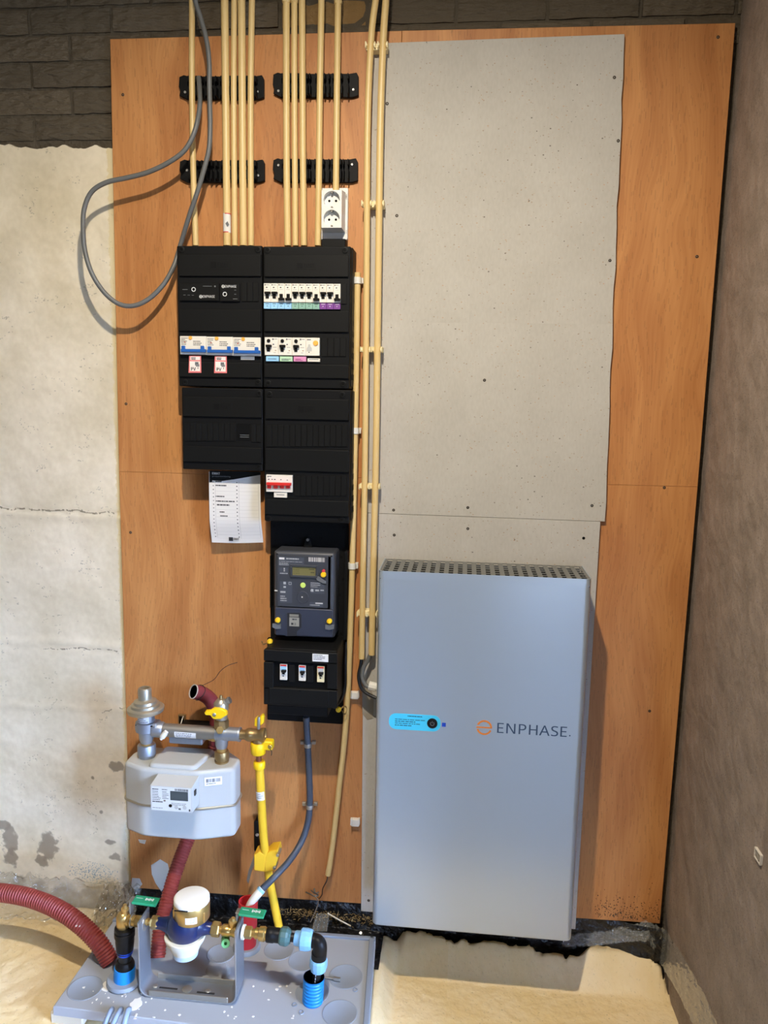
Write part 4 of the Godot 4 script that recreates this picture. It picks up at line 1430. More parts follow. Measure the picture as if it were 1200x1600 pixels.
func devices() -> void:
	# eleven miniature breakers
	var ord := ["first", "second", "third", "fourth", "fifth", "sixth", "seventh", "eighth", "ninth", "tenth", "eleventh"]
	var ups := [1, 1, 0, 0, 1, 1, 1, 0, 1, 1, 0]
	var tabs := ["blue", "blue", "blue", "blue", "teal", "teal", "teal", "teal", "purple", "purple", "purple"]
	var pr := printed(48, 48, c8(228, 222, 208), [[0.1, 0.1, 0.28, 0.24, c8(60, 60, 60)], [0.32, 0.13, 0.85, 0.2, c8(110, 105, 100)], [0.32, 0.45, 0.55, 0.6, c8(40, 40, 40)], [0.2, 0.78, 0.8, 0.83, c8(170, 160, 150)]])
	var x0 := 411.9
	var dx := 10.9
	for i in 11:
		var a := x0 + dx * i
		var dyy := 0.09 * i
		var lab := "white breaker with %s label, lever %s, %s from left in row of eleven" % [tabs[i], "up" if ups[i] else "down", ord[i]]
		var t := device("circuit_breaker", lab, "circuit breaker", a, 442.6 + dyy, a + dx, 472 + dyy, "miniature breakers in the row of eleven")
		obj("print", face(a + 0.7, 443.2 + dyy, a + dx - 0.7, 454.6 + dyy, 0.1217), pr, t)
		if ups[i]: toggle(t, a + dx / 2, 455.4 + dyy, 458.9 + dyy, 458.9 + dyy, 466 + dyy, 9.2, 0.1215, M.lever_black)
		else: toggle(t, a + dx / 2, 465.0 + dyy, 468.8 + dyy, 458.8 + dyy, 465.5 + dyy, 9.2, 0.1215, M.lever_black)
		var g := G.new()
		pbox(g, a + 0.35, 472.7 + dyy, a + dx - 0.15, 482.4 + dyy, 0.1126, 0.1187, 0.0003)
		var o := obj("label_tab", g, {"blue": M.tab_blue, "teal": M.tab_teal, "purple": M.tab_purple}[tabs[i]], t, "%s label tab" % tabs[i])
		var d := G.new()
		pbox(d, a + 3, 474.2 + dyy, a + 8.5, 475.0 + dyy, 0.1186, 0.1189, 0.0)
		pbox(d, a + 4.8, 477.4 + dyy, a + 6.2, 478.6 + dyy, 0.1186, 0.1189, 0.0)
		obj("print", d, M.ink_white if tabs[i] == "purple" else M.ink_dark, o)
	# three residual-current breakers with labels, one bell module
	var cols := [M.tab_blue, M.tab_green, M.tab_pink, M.breaker_white]
	var cn := ["blue", "pale green", "pink", "white"]
	x0 = 413.4
	dx = 21.45
	var pr2 := printed(48, 96, c8(228, 222, 208), [[0.1, 0.05, 0.35, 0.13, c8(70, 70, 70)], [0.4, 0.07, 0.9, 0.1, c8(110, 105, 100)], [0.15, 0.36, 0.4, 0.42, c8(50, 50, 50)], [0.2, 0.55, 0.8, 0.58, c8(150, 140, 130)], [0.5, 0.72, 0.75, 0.78, c8(170, 140, 110)], [0.3, 0.86, 0.7, 0.89, c8(160, 155, 150)]])
	for i in 4:
		var a := x0 + dx * i
		var dyy := 0.25 * i
		var lab := "wide white residual current breaker with %s label under it" % cn[i] if i < 3 else "white module with an orange button and grey symbol at the row's right end"
		var t := device("residual_breaker" if i < 3 else "bell_module", lab, "circuit breaker" if i < 3 else "module", a, 527 + dyy, a + dx, 555 + dyy, "wide modules in the lower breaker row")
		if i < 3:
			obj("print", face(a + 11.2, 527.8 + dyy, a + dx - 0.8, 554.4 + dyy, 0.1217), pr2, t)
			toggle(t, a + 5.8, 538.4 + dyy, 542.6 + dyy, 542 + dyy, 549.3 + dyy, 8.8, 0.1215, M.lever_black)
			var g := G.new()
			pdisc(g, a + 6, 532.4 + dyy, 2.7, 0.121, 0.1245, 18)
			obj("test_button", g, M.lever_black, t)
		else:
			var g := G.new()
			pdisc(g, a + 15.2, 535.4 + dyy, 4.0, 0.121, 0.1245, 22)
			obj("orange_button", g, M.orange_button, t)
			var s := G.new()
			ppoly(s, [[a + 1.5, 549], [a + 1.5, 544], [a + 3.5, 541.5], [a + 4, 538], [a + 7, 538], [a + 7.5, 541.5], [a + 9.5, 544], [a + 9.5, 549]], 0.1213, 0.122, 0.0002)
			obj("symbol", s, M.breaker_grey, t, "grey bell-like symbol")
			var d := G.new()
			pbox(d, a + 2, 530.2, a + 8, 531.4, 0.1213, 0.1218, 0.0)
			pbox(d, a + 4, 549.8, a + 6, 551, 0.1213, 0.1218, 0.0)
			obj("print", d, M.ink_dark, t)
		var g2 := G.new()
		pbox(g2, a + 2.2 + i * 0.15, (556.6 if i < 3 else 559.2) + dyy, a + dx + 0.6, 564.4 + dyy, 0.1126, 0.1187, 0.0003)
		var o := obj("label_tab", g2, cols[i], t, "%s label tab" % cn[i])
		obj("print", face(a + 4.5, 559.3 + dyy, a + dx - 1.5, 563.4 + dyy, 0.1189), printed(48, 12, (cols[i] as StandardMaterial3D).albedo_color, lines(0.05, 0.3, 1.0, 2 if i in [1, 2] else 1, 0.4, 0.25, c8(60, 70, 80) if i != 2 else c8(120, 40, 90), 11 + i)), o)
	# three wide blue-lever switches
	var xs := [281.2, 322.2, 363.7, 406.9]
	var on := ["left", "middle", "right"]
	for i in 3:
		var a: float = xs[i]
		var b: float = xs[i + 1]
		var dyy := 1.0 * i
		var t := device("residual_switch", "wide white residual current switch with blue lever bar, %s of the three" % on[i], "residual current switch", a, 525.2 + dyy, b, 554 + dyy, "blue-lever switches in the left enclosure")
		var ops := lines(0.03, 0.1, 0.3, 5, 0.13, 0.06, c8(90, 88, 84), 21 + i) + lines(0.5, 0.36, 0.95, 3, 0.14, 0.07, c8(96, 92, 86), 31) + [[0.15, 0.42, 0.19, 0.5, c8(200, 80, 60)]]
		obj("print", face(a + 1, 526 + dyy, b - 1, 545 + dyy, 0.1217), printed(128, 72, c8(226, 218, 200), ops), t)
		var g := G.new()
		pdisc(g, a + 16.0, 527.8 + dyy, 2.8, 0.121, 0.1242, 18)
		obj("test_button", g, M.orange_button, t)
		var l := G.new()
		pbox(l, a + 0.9, 545.3 + dyy, b - 1.2, 550.2 + dyy, 0.121, 0.132, 0.001)
		pbox(l, a + 2.0, 540.0 + dyy, a + 7.4, 546.5 + dyy, 0.121, 0.1275, 0.001)
		pbox(l, b - 9.2, 540.2 + dyy, b - 3.8, 546.5 + dyy, 0.121, 0.1275, 0.001)
		obj("lever_bar", l, M.lever_blue, t)
	# red main switch
	var t := device("main_switch", "white four-pole main switch with a red lever bar", "main switch", 415.6, 742.2, 456.8, 768.8, "", M.breaker_white)
	obj("print", face(416.4, 743, 456, 752.5, 0.1217), printed(128, 32, c8(228, 222, 208), [[0.04, 0.1, 0.08, 0.35, c8(60, 60, 60)], [0.1, 0.15, 0.2, 0.25, c8(80, 80, 80)], [0.06, 0.6, 0.12, 0.75, c8(60, 60, 60)], [0.2, 0.6, 0.25, 0.75, c8(110, 100, 90)], [0.3, 0.6, 0.36, 0.75, c8(60, 60, 60)], [0.55, 0.62, 0.6, 0.75, c8(60, 60, 60)], [0.8, 0.66, 0.85, 0.8, c8(60, 60, 60)]]), t)
	var l := G.new()
	pbox(l, 415.9, 754.4, 454.2, 758.8, 0.121, 0.133, 0.001)
	for x in [417.2, 427.4, 437.4, 447.0]: pbox(l, x, 758, x + 6, 763.4, 0.121, 0.126, 0.0006)
	obj("lever_bar", l, M.lever_red, t)
	var n := G.new()
	pbox(n, 428, 769.4, 448.2, 777.4, 0.1126, 0.1187, 0.0004)
	var no := obj("name_strip", n, M.breaker_white, t, "white name strip under the switch")
	obj("print", face(430.5, 772, 446, 774.6, 0.1189), printed(40, 8, c8(228, 222, 208), [[0.1, 0.35, 0.9, 0.7, c8(80, 80, 84)]]), no)
	# two dark monitoring modules
	var m1 := device("monitoring_module", "wider dark metering module with white print, left in the top row", "module", 280.6, 442.4, 342.2, 469.6, "dark monitoring modules", M.black_panel, 0.1195)
	txt("ENPHASE", 316.8, 461.2, 335.5, 465.2, 0.1196, M.ink_white, m1)
	var m2 := device("monitoring_module", "narrower dark relay module with white print", "module", 343.6, 443, 374.5, 470.6, "dark monitoring modules", M.black_panel, 0.1195)
	txt("ENPHASE", 351.6, 445.6, 369.2, 449.4, 0.1196, M.ink_white, m2)
	for q in [[m1, 302.6, 452.2, 313.9, 463.4], [m2, 351.4, 459.6, 348.7, 447.6]]:
		var g := G.new()
		var c := P(q[1], q[2], 0.1195)
		var kk := sc(q[1], q[2], 0.1195)
		g.lat(Vector3(c.x, c.y, 0.1193), Vector3(c.x, c.y, 0.1203), [Vector2(0, 3.3 * kk), Vector2(1, 3.3 * kk), Vector2(1, 2.3 * kk), Vector2(0, 2.3 * kk)], 24, false, false)
		obj("light_ring", g, M.ink_white, q[0])
		var e := G.new()
		c = P(q[3], q[4], 0.1195)
		e.lat(Vector3(c.x, c.y, 0.1193), Vector3(c.x, c.y, 0.1199), [Vector2(0, 2.4 * kk), Vector2(1, 2.4 * kk), Vector2(1, 1.6 * kk), Vector2(0, 1.6 * kk)], 20, false, false)
		e.box(Vector3(c.x, c.y, 0.1196), Vector3(kk * 3.6, kk * 0.8, 0.0005), 0.0)
		obj("emblem", e, M.ink_white, q[0])
	var s := G.new()
	for q in [[285, 452, 293, 452.7], [286.5, 460.6, 290, 461.2], [293, 460.8, 297, 461.4], [299.5, 461, 303, 461.6], [317, 446.8, 331, 447.5], [334.8, 446.2, 337, 448.6]]: pbox(s, q[0], q[1], q[2], q[3], 0.1194, 0.1197, 0.0)
	obj("print", s, M.ink_grey, m1)
	var s2 := G.new()
	for q in [[364, 466.6, 371, 467.4], [366, 453, 369, 453.6], [366, 459.4, 369, 460]]: pbox(s2, q[0], q[1], q[2], q[3], 0.1194, 0.1197, 0.0)
	obj("print", s2, M.ink_grey, m2)


func seal(parent: Node, x: float, y: float, z: float, tagc: Array, tail: bool) -> void:
	var g := G.new()
	pdisc(g, x, y, 4.2, z, z + 0.009, 14)
	g.nut(P(x + 0.6, y + 0.5, z + 0.008), P(x + 0.6, y + 0.5, z + 0.013), 0.0045, 8)
	var s := obj("lead_seal", g, M.seal_yellow, parent, "yellow plastic seal")
	if tail:
		var t := G.new()
		ppoly(t, tagc, z + 0.001, z + 0.006, 0.0008)
		obj("seal_tag", t, M.clear_tag, s)

func meter_and_fuses() -> void:
	var pl := thing("meter_board", "black perforated mounting plate behind the electricity meter", "mounting plate", P(480, 1130, 0.02))
	var g := G.new()
	pbox(g, 422.5, 812, 543.5, 1005, 0.0208, 0.034, 0.002)
	pbox(g, 417.5, 1000, 536, 1128.5, 0.0208, 0.034, 0.002)
	obj("plate", g, M.black_matte, pl)
	var h := G.new()
	for k in 70:
		var x := rng.randf_range(428, 538)
		var y := rng.randf_range(820, 856)
		pdisc(h, x, y, rng.randf_range(0.5, 1.0), 0.0335, 0.0343, 6)
	for q in [[428, 822], [537, 824], [533, 870], [533, 990], [531, 930], [536, 905]]: pdisc(h, q[0], q[1], 2.2, 0.0335, 0.0344, 10)
	obj("holes", h, M.gap_black, pl)
	for q in [[537.5, 862, 542.5, 1000, 0.06], [421.5, 868, 424, 950, 0.055]]:
		var fl := G.new()
		pbox(fl, q[0], q[1], q[2], q[3], 0.034, q[4], 0.001)
		obj("side_flange", fl, M.black_panel, pl)
	# electricity meter
	var t := thing("electricity_meter", "dark grey electricity meter with an olive display and yellow seals", "electricity meter", P(475, 997, 0.036))
	var b := G.new()
	prr(b, 427.6, 862, 522.8, 996.2, 0.036, 0.112, 0.008, 0.012, 4)
	obj("housing", b, M.meter_grey, t)
	var zf := 0.1122
	var up := G.new()
	prr(up, 433.5, 868.5, 512.5, 949, zf - 0.001, zf + 0.0012, 0.003, 0.0008)
	obj("face_plate", up, M.meter_grey, t)
	var lo := G.new()
	prr(lo, 429.5, 951, 520.5, 994.5, zf - 0.002, zf + 0.005, 0.006, 0.003, 3)
	obj("terminal_cover", lo, M.meter_blue, t, "smooth blue-grey terminal cover")
	# open service port in the cover
	var pt := G.new()
	ppoly(pt, [[446, 957.5], [468, 957.5], [471, 961], [471, 980], [464, 987], [464, 994], [446, 994]], zf + 0.004, zf + 0.0056, 0.0003)
	var po := obj("service_port", pt, M.ink_dark, t)
	var st := G.new()
	pbox(st, 446, 957.8, 448.6, 994, zf + 0.005, zf + 0.0062, 0.0)
	obj("port_edge", st, M.meter_blue, po)
	obj("port_label", face(452, 964.8, 467.4, 978.6, zf + 0.006), printed(48, 44, c8(150, 146, 132), [[0.3, 0.15, 0.55, 0.3, c8(60, 60, 60)], [0.6, 0.15, 0.75, 0.3, c8(80, 80, 80)], [0.2, 0.62, 0.42, 0.85, c8(50, 50, 50)], [0.5, 0.6, 0.7, 0.9, c8(120, 118, 110)]]), po)
	obj("port_label", face(452.3, 960, 466.6, 963.8, zf + 0.006), printed(40, 12, c8(140, 136, 122), [[0.0, 0.6, 1.0, 0.75, c8(90, 88, 80)]]), po)
	# display
	var fr := G.new()
	for q in [[453, 883, 496, 886.4], [453, 899.6, 496, 903], [453, 886, 456.6, 900], [492.8, 886, 496, 900]]: pbox(fr, q[0], q[1], q[2], q[3], zf, zf + 0.006, 0.0012)
	obj("display_frame", fr, M.meter_grey, t)
	obj("display", face(456.4, 886.2, 493, 899.8, zf + 0.0022), printed(96, 36, c8(112, 106, 62), lines(0.05, 0.3, 0.4, 3, 0.2, 0.08, c8(90, 84, 48), 3) + [[0.72, 0.2, 0.95, 0.3, c8(64, 60, 36)], [0.8, 0.55, 0.95, 0.65, c8(70, 66, 40)]]), t)
	obj("barcode", face(482, 871.2, 508.2, 878, zf + 0.0016), printed(96, 24, c8(74, 76, 80), barcode(0.02, 0.0, 0.98, 1.0, c8(205, 200, 190), 6)), t)
	var ink := c8(168, 168, 164)
	obj("print", face(435.5, 870.8, 475, 884, zf + 0.0015), printed(128, 40, c8(68, 72, 79), [[0.02, 0.05, 0.23, 0.32, c8(220, 218, 212)]] + lines(0.3, 0.1, 0.98, 1, 0.2, 0.16, ink, 8) + lines(0.02, 0.5, 0.98, 1, 0.2, 0.07, ink, 9) + lines(0.02, 0.72, 0.45, 2, 0.16, 0.07, ink, 10)), t)
	obj("print", face(436.5, 887, 450, 897.5, zf + 0.0015), printed(48, 36, c8(68, 72, 79), [[0.5, 0.05, 0.66, 0.28, ink], [0.5, 0.35, 0.66, 0.58, ink]] + lines(0.1, 0.8, 1.0, 1, 0.1, 0.12, ink, 12)), t)
	obj("print", face(437, 908.5, 456.5, 942, zf + 0.0015), printed(64, 110, c8(68, 72, 79), [[0.3, 0.02, 0.5, 0.14, ink], [0.72, 0.02, 0.95, 0.15, ink], [0.76, 0.04, 0.92, 0.13, c8(68, 72, 79)], [0.3, 0.22, 0.5, 0.3, ink], [0.05, 0.46, 0.48, 0.54, ink]] + lines(0.05, 0.68, 0.7, 3, 0.1, 0.04, ink, 13)), t)
	obj("print", face(485, 909.5, 507, 927.5, zf + 0.0015), printed(72, 60, c8(68, 72, 79), lines(0.02, 0.08, 0.7, 3, 0.16, 0.06, ink, 14) + [[0.05, 0.62, 0.22, 0.82, ink], [0.36, 0.66, 0.62, 0.8, ink], [0.72, 0.66, 0.96, 0.76, ink]]), t)
	obj("print", face(484, 941, 505, 948, zf + 0.0015), printed(72, 24, c8(68, 72, 79), [[0.42, 0.1, 0.98, 0.4, c8(200, 198, 192)]] + lines(0.02, 0.62, 1.0, 1, 0.2, 0.16, ink, 15)), t)
	txt("CE", 485.5, 921, 490, 924.5, zf + 0.0017, M.ink_white, t)
	var dt := G.new()
	pdisc(dt, 473.2, 914.6, 4.2, zf + 0.001, zf + 0.0035, 20)
	obj("sealing_dot", dt, M.dot_green, t, "lime green round dot")
	var ring := G.new()
	var c := P(473, 933.2, zf)
	ring.lat(Vector3(c.x, c.y, zf + 0.0008), Vector3(c.x, c.y, zf + 0.0026), [Vector2(0, 0.0175), Vector2(0.7, 0.0175), Vector2(1, 0.0168), Vector2(1, 0.0158), Vector2(0.2, 0.0152), Vector2(0.2, 0.0)], 32)
	obj("round_button", ring, M.meter_grey, t)
	var tick := G.new()
	pbox(tick, 429, 922.2, 433.5, 923.8, zf - 0.004, zf + 0.0008, 0.0)
	pbox(tick, 471, 932, 473, 934, zf + 0.0012, zf + 0.0016, 0.0)
	obj("white_mark", tick, M.ink_white, t)
	seal(t, 505, 898.5, zf, [[494.2, 903.5], [497, 901], [508.8, 908], [509, 912.5], [504, 911.5], [495, 907]], true)
	var rd := G.new()
	pdisc(rd, 505.4, 892.6, 2.6, zf, zf + 0.006, 12)
	obj("red_seal", rd, M.seal_red, t)
	seal(t, 433.4, 969.6, zf + 0.004, [[425.5, 974.5], [438.6, 975.5], [438.4, 982.5], [431, 983.3], [425.3, 980]], true)
	seal(t, 514.4, 971.4, zf + 0.004, [[508, 976.5], [522, 976.5], [521.4, 983], [514, 984.8], [508, 983.5]], true)
	var hk := G.new()
	ppoly(hk, [[472.5, 862], [473.5, 856], [477, 843], [479, 840.5], [482.5, 840.5], [484.5, 843], [488, 856], [489, 862]], 0.036, 0.046, 0.001)
	var ho := obj("hanging_lug", hk, M.black_panel, t)
	var hs := G.new()
	pdisc(hs, 480.6, 848, 2.4, 0.0455, 0.0464, 12)
	obj("lug_hole", hs, M.gap_black, ho)
	var hd := G.new()
	pdisc(hd, 480.6, 843.8, 2.2, 0.045, 0.05, 14)
	obj("fixing_screw", hd, M.screw_light, ho)
	# main fuse box
	var f := thing("main_fuse_box", "black main fuse box with three white cut-outs under the electricity meter", "fuse box", P(470, 1120, 0.034))
	var zz := 0.19
	var fb := G.new()
	prr(fb, 415.5, 1014.5, 526, 1103, 0.0345, zz - 0.014, 0.004, 0.004, 3)
	obj("body", fb, M.black_plastic, f)
	var fr2 := G.new()
	for q in [[412, 1018, 526.5, 1035.5], [412, 1076.5, 526.5, 1104], [412, 1035, 427, 1077], [511, 1035, 526.5, 1077]]: pbox(fr2, q[0], q[1], q[2], q[3], zz - 0.016, zz, 0.0016)
	obj("front_frame", fr2, M.black_panel, f)
	var ib := G.new()
	pbox(ib, 420.5, 1077.5, 513, 1101, zz - 0.002, zz + 0.003, 0.001)
	obj("lower_flap", ib, M.black_panel, f)
	var nt := G.new()
	ppoly(nt, [[466, 1079], [471, 1079], [468.5, 1081.5]], zz + 0.0029, zz + 0.0033, 0.0)
	obj("flap_notch", nt, M.gap_black, f)
	var lp := G.new()
	pbox(lp, 418, 1103, 512, 1118, 0.036, zz - 0.03, 0.002)
	obj("lower_lip", lp, M.black_plastic, f)
	var wi := G.new()
	pbox(wi, 427, 1035.5, 511, 1076.5, zz - 0.016, zz - 0.013, 0.0005)
	obj("window_back", wi, M.gap_black, f)
	for q in [[451.5, 460], [480, 489]]:
		var d := G.new()
		pbox(d, q[0], 1040, q[1], 1066, zz - 0.014, zz - 0.008, 0.001)
		obj("divider", d, M.black_panel, f)
	obj("wire_label", face(488.6, 1022.4, 512.4, 1033.6, zz + 0.0006), printed(80, 36, c8(228, 226, 222), lines(0.06, 0.12, 0.95, 4, 0.2, 0.08, c8(90, 90, 90), 17)), f)
	var gl := G.new()
	pbox(gl, 488, 1022, 513, 1034, zz - 0.0005, zz + 0.0004, 0.0003)
	obj("label_backing", gl, M.breaker_white, f)
	var wh := ["left", "middle", "right"]
	var xs := [[437.2, 448.4, 1038, 1062.5], [466.6, 477.6, 1040, 1064], [495.4, 506.6, 1041.5, 1066]]
	for i in 3:
		var q: Array = xs[i]
		var z2 := zz - 0.007
		var m := thing("main_fuse", "narrow %s fuse switch in the main fuse box, %s" % [["white", "white", "cream"][i], ["leftmost of three", "middle of three", "rightmost of three"][i]], "fuse switch", P((q[0] + q[1]) / 2, q[3], z2), "fuse switches in the main fuse box")
		var mg := G.new()
		pbox(mg, q[0], q[2], q[1], q[3], zz - 0.013, z2, 0.0006)
		obj("body", mg, M.breaker_white if i < 2 else M.clip_cream, m)
		var tg := G.new()
		var ym: float = (q[2] + q[3]) / 2
		pbox(tg, q[0] + 0.8, q[2] + 0.6, q[1] - 0.8, q[2] + 3.0, z2 - 0.0005, z2 + 0.0006, 0.0)
		obj("red_mark", tg, M.lever_red, m)
		var bl := G.new()
		pbox(bl, q[0] + 1.2, q[2] + 3.4, q[1] - 1.2, ym - 2, z2 - 0.0005, z2 + 0.0005, 0.0)
		obj("blue_label", bl, M.tab_blue if i < 2 else M.breaker_grey, m)
		toggle(m, (q[0] + q[1]) / 2, ym - 2.5, ym + 1.0, ym, ym + 3.5, 7.5, z2, M.lever_black)
		var dk := G.new()
		pbox(dk, q[0] + 4.2, q[3] - 7.2, q[0] + 6.4, q[3] - 5.4, z2, z2 + 0.0005, 0.0)
		obj("print", dk, M.ink_dark, m)
	seal(f, 421, 1003, 0.13, [], false)
	seal(f, 528.5, 1109.5, 0.09, [], false)
	var wl := G.new()
	for k in 3:
		wl.tube(spline(pp([[411 - k, 1004, 0.13], [408 + k, 1001.5, 0.13], [411, 1006 + k, 0.13], [418, 1004, 0.132]]), 0.004), 0.0007, 6)
		wl.tube(spline(pp([[532, 1107 + k, 0.085], [537 + k, 1103, 0.075], [542, 1108, 0.07], [539, 1115 + k, 0.07], [534, 1110, 0.08]]), 0.004), 0.0007, 6)
	obj("seal_wire", wl, M.brass_dull, f)
	# black cable down the right side of the fuse box
	var bc := thing("side_cable", "thin black cable running down the right side of the main fuse box", "cable", P(530, 1100, 0.06))
	var cg := G.new()
	cg.tube(spline(pp([[541, 1003, 0.045], [540, 1040, 0.06], [539.5, 1070, 0.062], [535, 1090, 0.062], [528, 1100, 0.05], [522, 1106, 0.04]])), 0.0038, 10)
	obj("sheath", cg, M.wire_black, bc)
	# dark supply cable
	var s := thing("supply_cable", "thick dark grey cable curving from the main fuse box into the red sleeve", "cable", P(386, 1420, 0.2))
	var sg := G.new()
	sg.tube(spline(pp([[478.5, 1120, .05], [480, 1150, .045], [482.5, 1200, .042], [484, 1250, .042], [481, 1285, .05], [470, 1317, .075], [452, 1345, .12], [430, 1369, .165], [409, 1390, .19]])), 0.0098, 18)
	obj("sheath", sg, M.dark_cable, s)
	var wg := G.new()
	wg.tube(spline(pp([[410, 1389, .189], [402, 1398, .198], [392, 1412, .205], [386, 1428, .205]])), 0.0118, 16)
	obj("white_sheath", wg, M.cap_white, s, "white inner sheath")
	var bd := G.new()
	bd.tube(spline(pp([[409, 1389.5, .190], [406, 1393, .194]])), 0.0125, 16)
	obj("tape_band", bd, M.tab_blue, s)
	for q in [[481, 1161, "upper"], [484, 1257, "lower"]]:
		var k := thing("cable_clamp", "%s metal saddle clamp on the thick dark cable" % q[2], "clamp", P(q[0], q[1] + 4, 0.02), "saddle clamps on the dark cable")
		var kg := G.new()
		var cc := P(q[0], q[1] + 3, 0.042)
		kg.lat(cc + Vector3(0, -0.006, 0), cc + Vector3(0, 0.006, 0), [Vector2(0, 0.0102), Vector2(0, 0.0116), Vector2(0.3, 0.0122), Vector2(0.7, 0.0122), Vector2(1, 0.0116), Vector2(1, 0.0102)], 20, false, false)
		obj("band", kg, M.steel, k)
		for sgn in [-1, 1]:
			var e := G.new()
			pbox(e, q[0] + sgn * 9 - 3, q[1] - 3, q[0] + sgn * 9 + 3, q[1] + 2.5, 0.0208, 0.03, 0.001)
			pdisc(e, q[0] + sgn * 9.3, q[1] - 0.5, 2.3, 0.029, 0.034, 12)
			obj("lug", e, M.steel, k)


func battery() -> void:
	var xl := P(591.2, 893, 0.222).x
	var xr := P(925.2, 906, 0.222).x
	var yt := (P(592, 891.5, 0.222).y + P(925, 905.5, 0.222).y) / 2
	var yb := (P(584, 1447, 0.222).y + P(896, 1472, 0.222).y) / 2
	var t := thing("wall_battery", "tall silver wall battery cabinet with orange and navy lettering", "battery", Vector3((xl + xr) / 2, yb, 0.036))
	var vert := Basis(Vector3(1, 0, 0), Vector3(0, 0, -1), Vector3(0, 1, 0))
	# outline seen from above, rounded at the two front corners
	var r := 0.016
	var outl := func(ins: float) -> PackedVector2Array:
		var o := PackedVector2Array()
		o.append(Vector2(xr - ins, -0.05))
		o.append(Vector2(xl + ins, -0.05))
		for k in 9:
			var a := PI + PI / 2 * k / 8.0
			o.append(Vector2(xl + r + cos(a) * (r - ins), -(0.222 - r) + sin(a) * (r - ins)))
		for k in 9:
			var a := -PI / 2 + PI / 2 * k / 8.0
			o.append(Vector2(xr - r + cos(a) * (r - ins), -(0.222 - r) + sin(a) * (r - ins)))
		if Geometry2D.is_polygon_clockwise(o): o.reverse()
		return o
	var g := G.new()
	g.T = Transform3D(vert, Vector3.ZERO)
	g.prism(outl.call(0.0), yb, yt - 0.022, 0.0, 0.006, 3)
	obj("cover", g, M.battery_silver, t)
	# rim standing above the grille
	var rim := G.new()
	rim.T = Transform3D(vert, Vector3.ZERO)
	var a: PackedVector2Array = outl.call(0.0)
	var b: PackedVector2Array = outl.call(0.0022)
	for i in a.size():
		var j := (i + 1) % a.size()
		if a[i].y > -0.051 and a[j].y > -0.051: continue
		var e := (a[j] - a[i]).normalized()
		var nn := Vector3(e.y, -e.x, 0)
		rim.quad(Vector3(a[i].x, a[i].y, yt - 0.0222), Vector3(a[j].x, a[j].y, yt - 0.0222), Vector3(a[j].x, a[j].y, yt), Vector3(a[i].x, a[i].y, yt), nn, nn, nn, nn)
		rim.quad(Vector3(b[j].x, b[j].y, yt - 0.0222), Vector3(b[i].x, b[i].y, yt - 0.0222), Vector3(b[i].x, b[i].y, yt), Vector3(b[j].x, b[j].y, yt), -nn, -nn, -nn, -nn)
		rim.quad(Vector3(a[i].x, a[i].y, yt), Vector3(a[j].x, a[j].y, yt), Vector3(b[j].x, b[j].y, yt), Vector3(b[i].x, b[i].y, yt))
	obj("cover_rim", rim, M.battery_silver, t)
	var bk := G.new()
	bk.box(Vector3((xl + xr) / 2, (yt + yb) / 2 + 0.0, 0.044), Vector3(xr - xl - 0.012, yt - yb - 0.02, 0.0165), 0.002)
	obj("back_frame", bk, M.battery_edge, t)
	# grille: lattice of bars over a dark well
	var well := G.new()
	well.box(Vector3((xl + xr) / 2, yt - 0.0212, 0.136), Vector3(xr - xl - 0.008, 0.001, 0.166), 0.0)
	obj("grille_well", well, M.gap_black, t)
	var gr := G.new()
	var nc := 22
	var pitch := (xr - xl - 0.012) / nc
	for i in nc + 1:
		gr.box(Vector3(xl + 0.006 + pitch * i, yt - 0.0025, 0.135), Vector3(0.0122 if i > 0 and i < nc else 0.008, 0.002, 0.165), 0.0)
	for k in 7:
		var z := 0.0545 + 0.0269 * k
		gr.box(Vector3((xl + xr) / 2, yt - 0.0026, z), Vector3(xr - xl - 0.012, 0.0018, 0.0062), 0.0)
	obj("top_grille", gr, M.grille, t, "perforated grey top grille")
	var zf := 0.222
	# cyan tag with the power button
	var lb := G.new()
	prr(lb, 607.6, 1116.2, 688.6, 1141.2, zf - 0.0002, zf + 0.0006, 0.0195, 0.0002)
	var lbo := obj("pull_tag", lb, M.sticker_cyan, t, "cyan pill-shaped tag around the power button")
	obj("print", face(616, 1123.5, 664, 1136.5, zf + 0.0008), printed(160, 44, c8(70, 205, 240), lines(0.02, 0.05, 1.0, 4, 0.24, 0.10, c8(30, 90, 120), 19)), lbo)
	obj("print", face(634, 1118.3, 662, 1121.3, zf + 0.0008), printed(80, 8, c8(70, 205, 240), lines(0.1, 0.2, 1.0, 1, 0.24, 0.5, c8(30, 90, 120), 20)), lbo)
	var bs := G.new()
	pbox(bs, 690.5, 1129.5, 696.6, 1135.5, zf - 0.0002, zf + 0.0007, 0.0)
	obj("blue_tab", bs, M.sticker_blue, t)
	var pb := G.new()
	pdisc(pb, 675.4, 1130.8, 8.2, zf, zf + 0.004, 28)
	var pbo := obj("power_button", pb, M.lever_black, t)
	var sy := G.new()
	var c := P(675.4, 1130.8, zf + 0.004)
	arc(sy, c, 0.0058, 0.0046, deg_to_rad(125), deg_to_rad(415), 0.0006)
	sy.box(c + Vector3(0, 0.004, 0.0003), Vector3(0.0013, 0.006, 0.0006), 0.0)
	obj("power_symbol", sy, M.ink_grey, pbo)
	# emblem and name
	var o := P(756.6, 1136.8, zf)
	var k := sc(756, 1137, zf)
	var em := G.new()
	var ro := 12.2 * k
	var ri := 9.6 * k
	arc(em, o, ro, ri, deg_to_rad(14), deg_to_rad(158), 0.0006)
	arc(em, o, ro, ri, deg_to_rad(196), deg_to_rad(338), 0.0006)
	em.box(o + Vector3(0, 0.0003, 0.0003), Vector3(ro * 2.0, 2.3 * k, 0.0006), 0.0)
	arc(em, o, ro, ri, deg_to_rad(0), deg_to_rad(15), 0.0006)
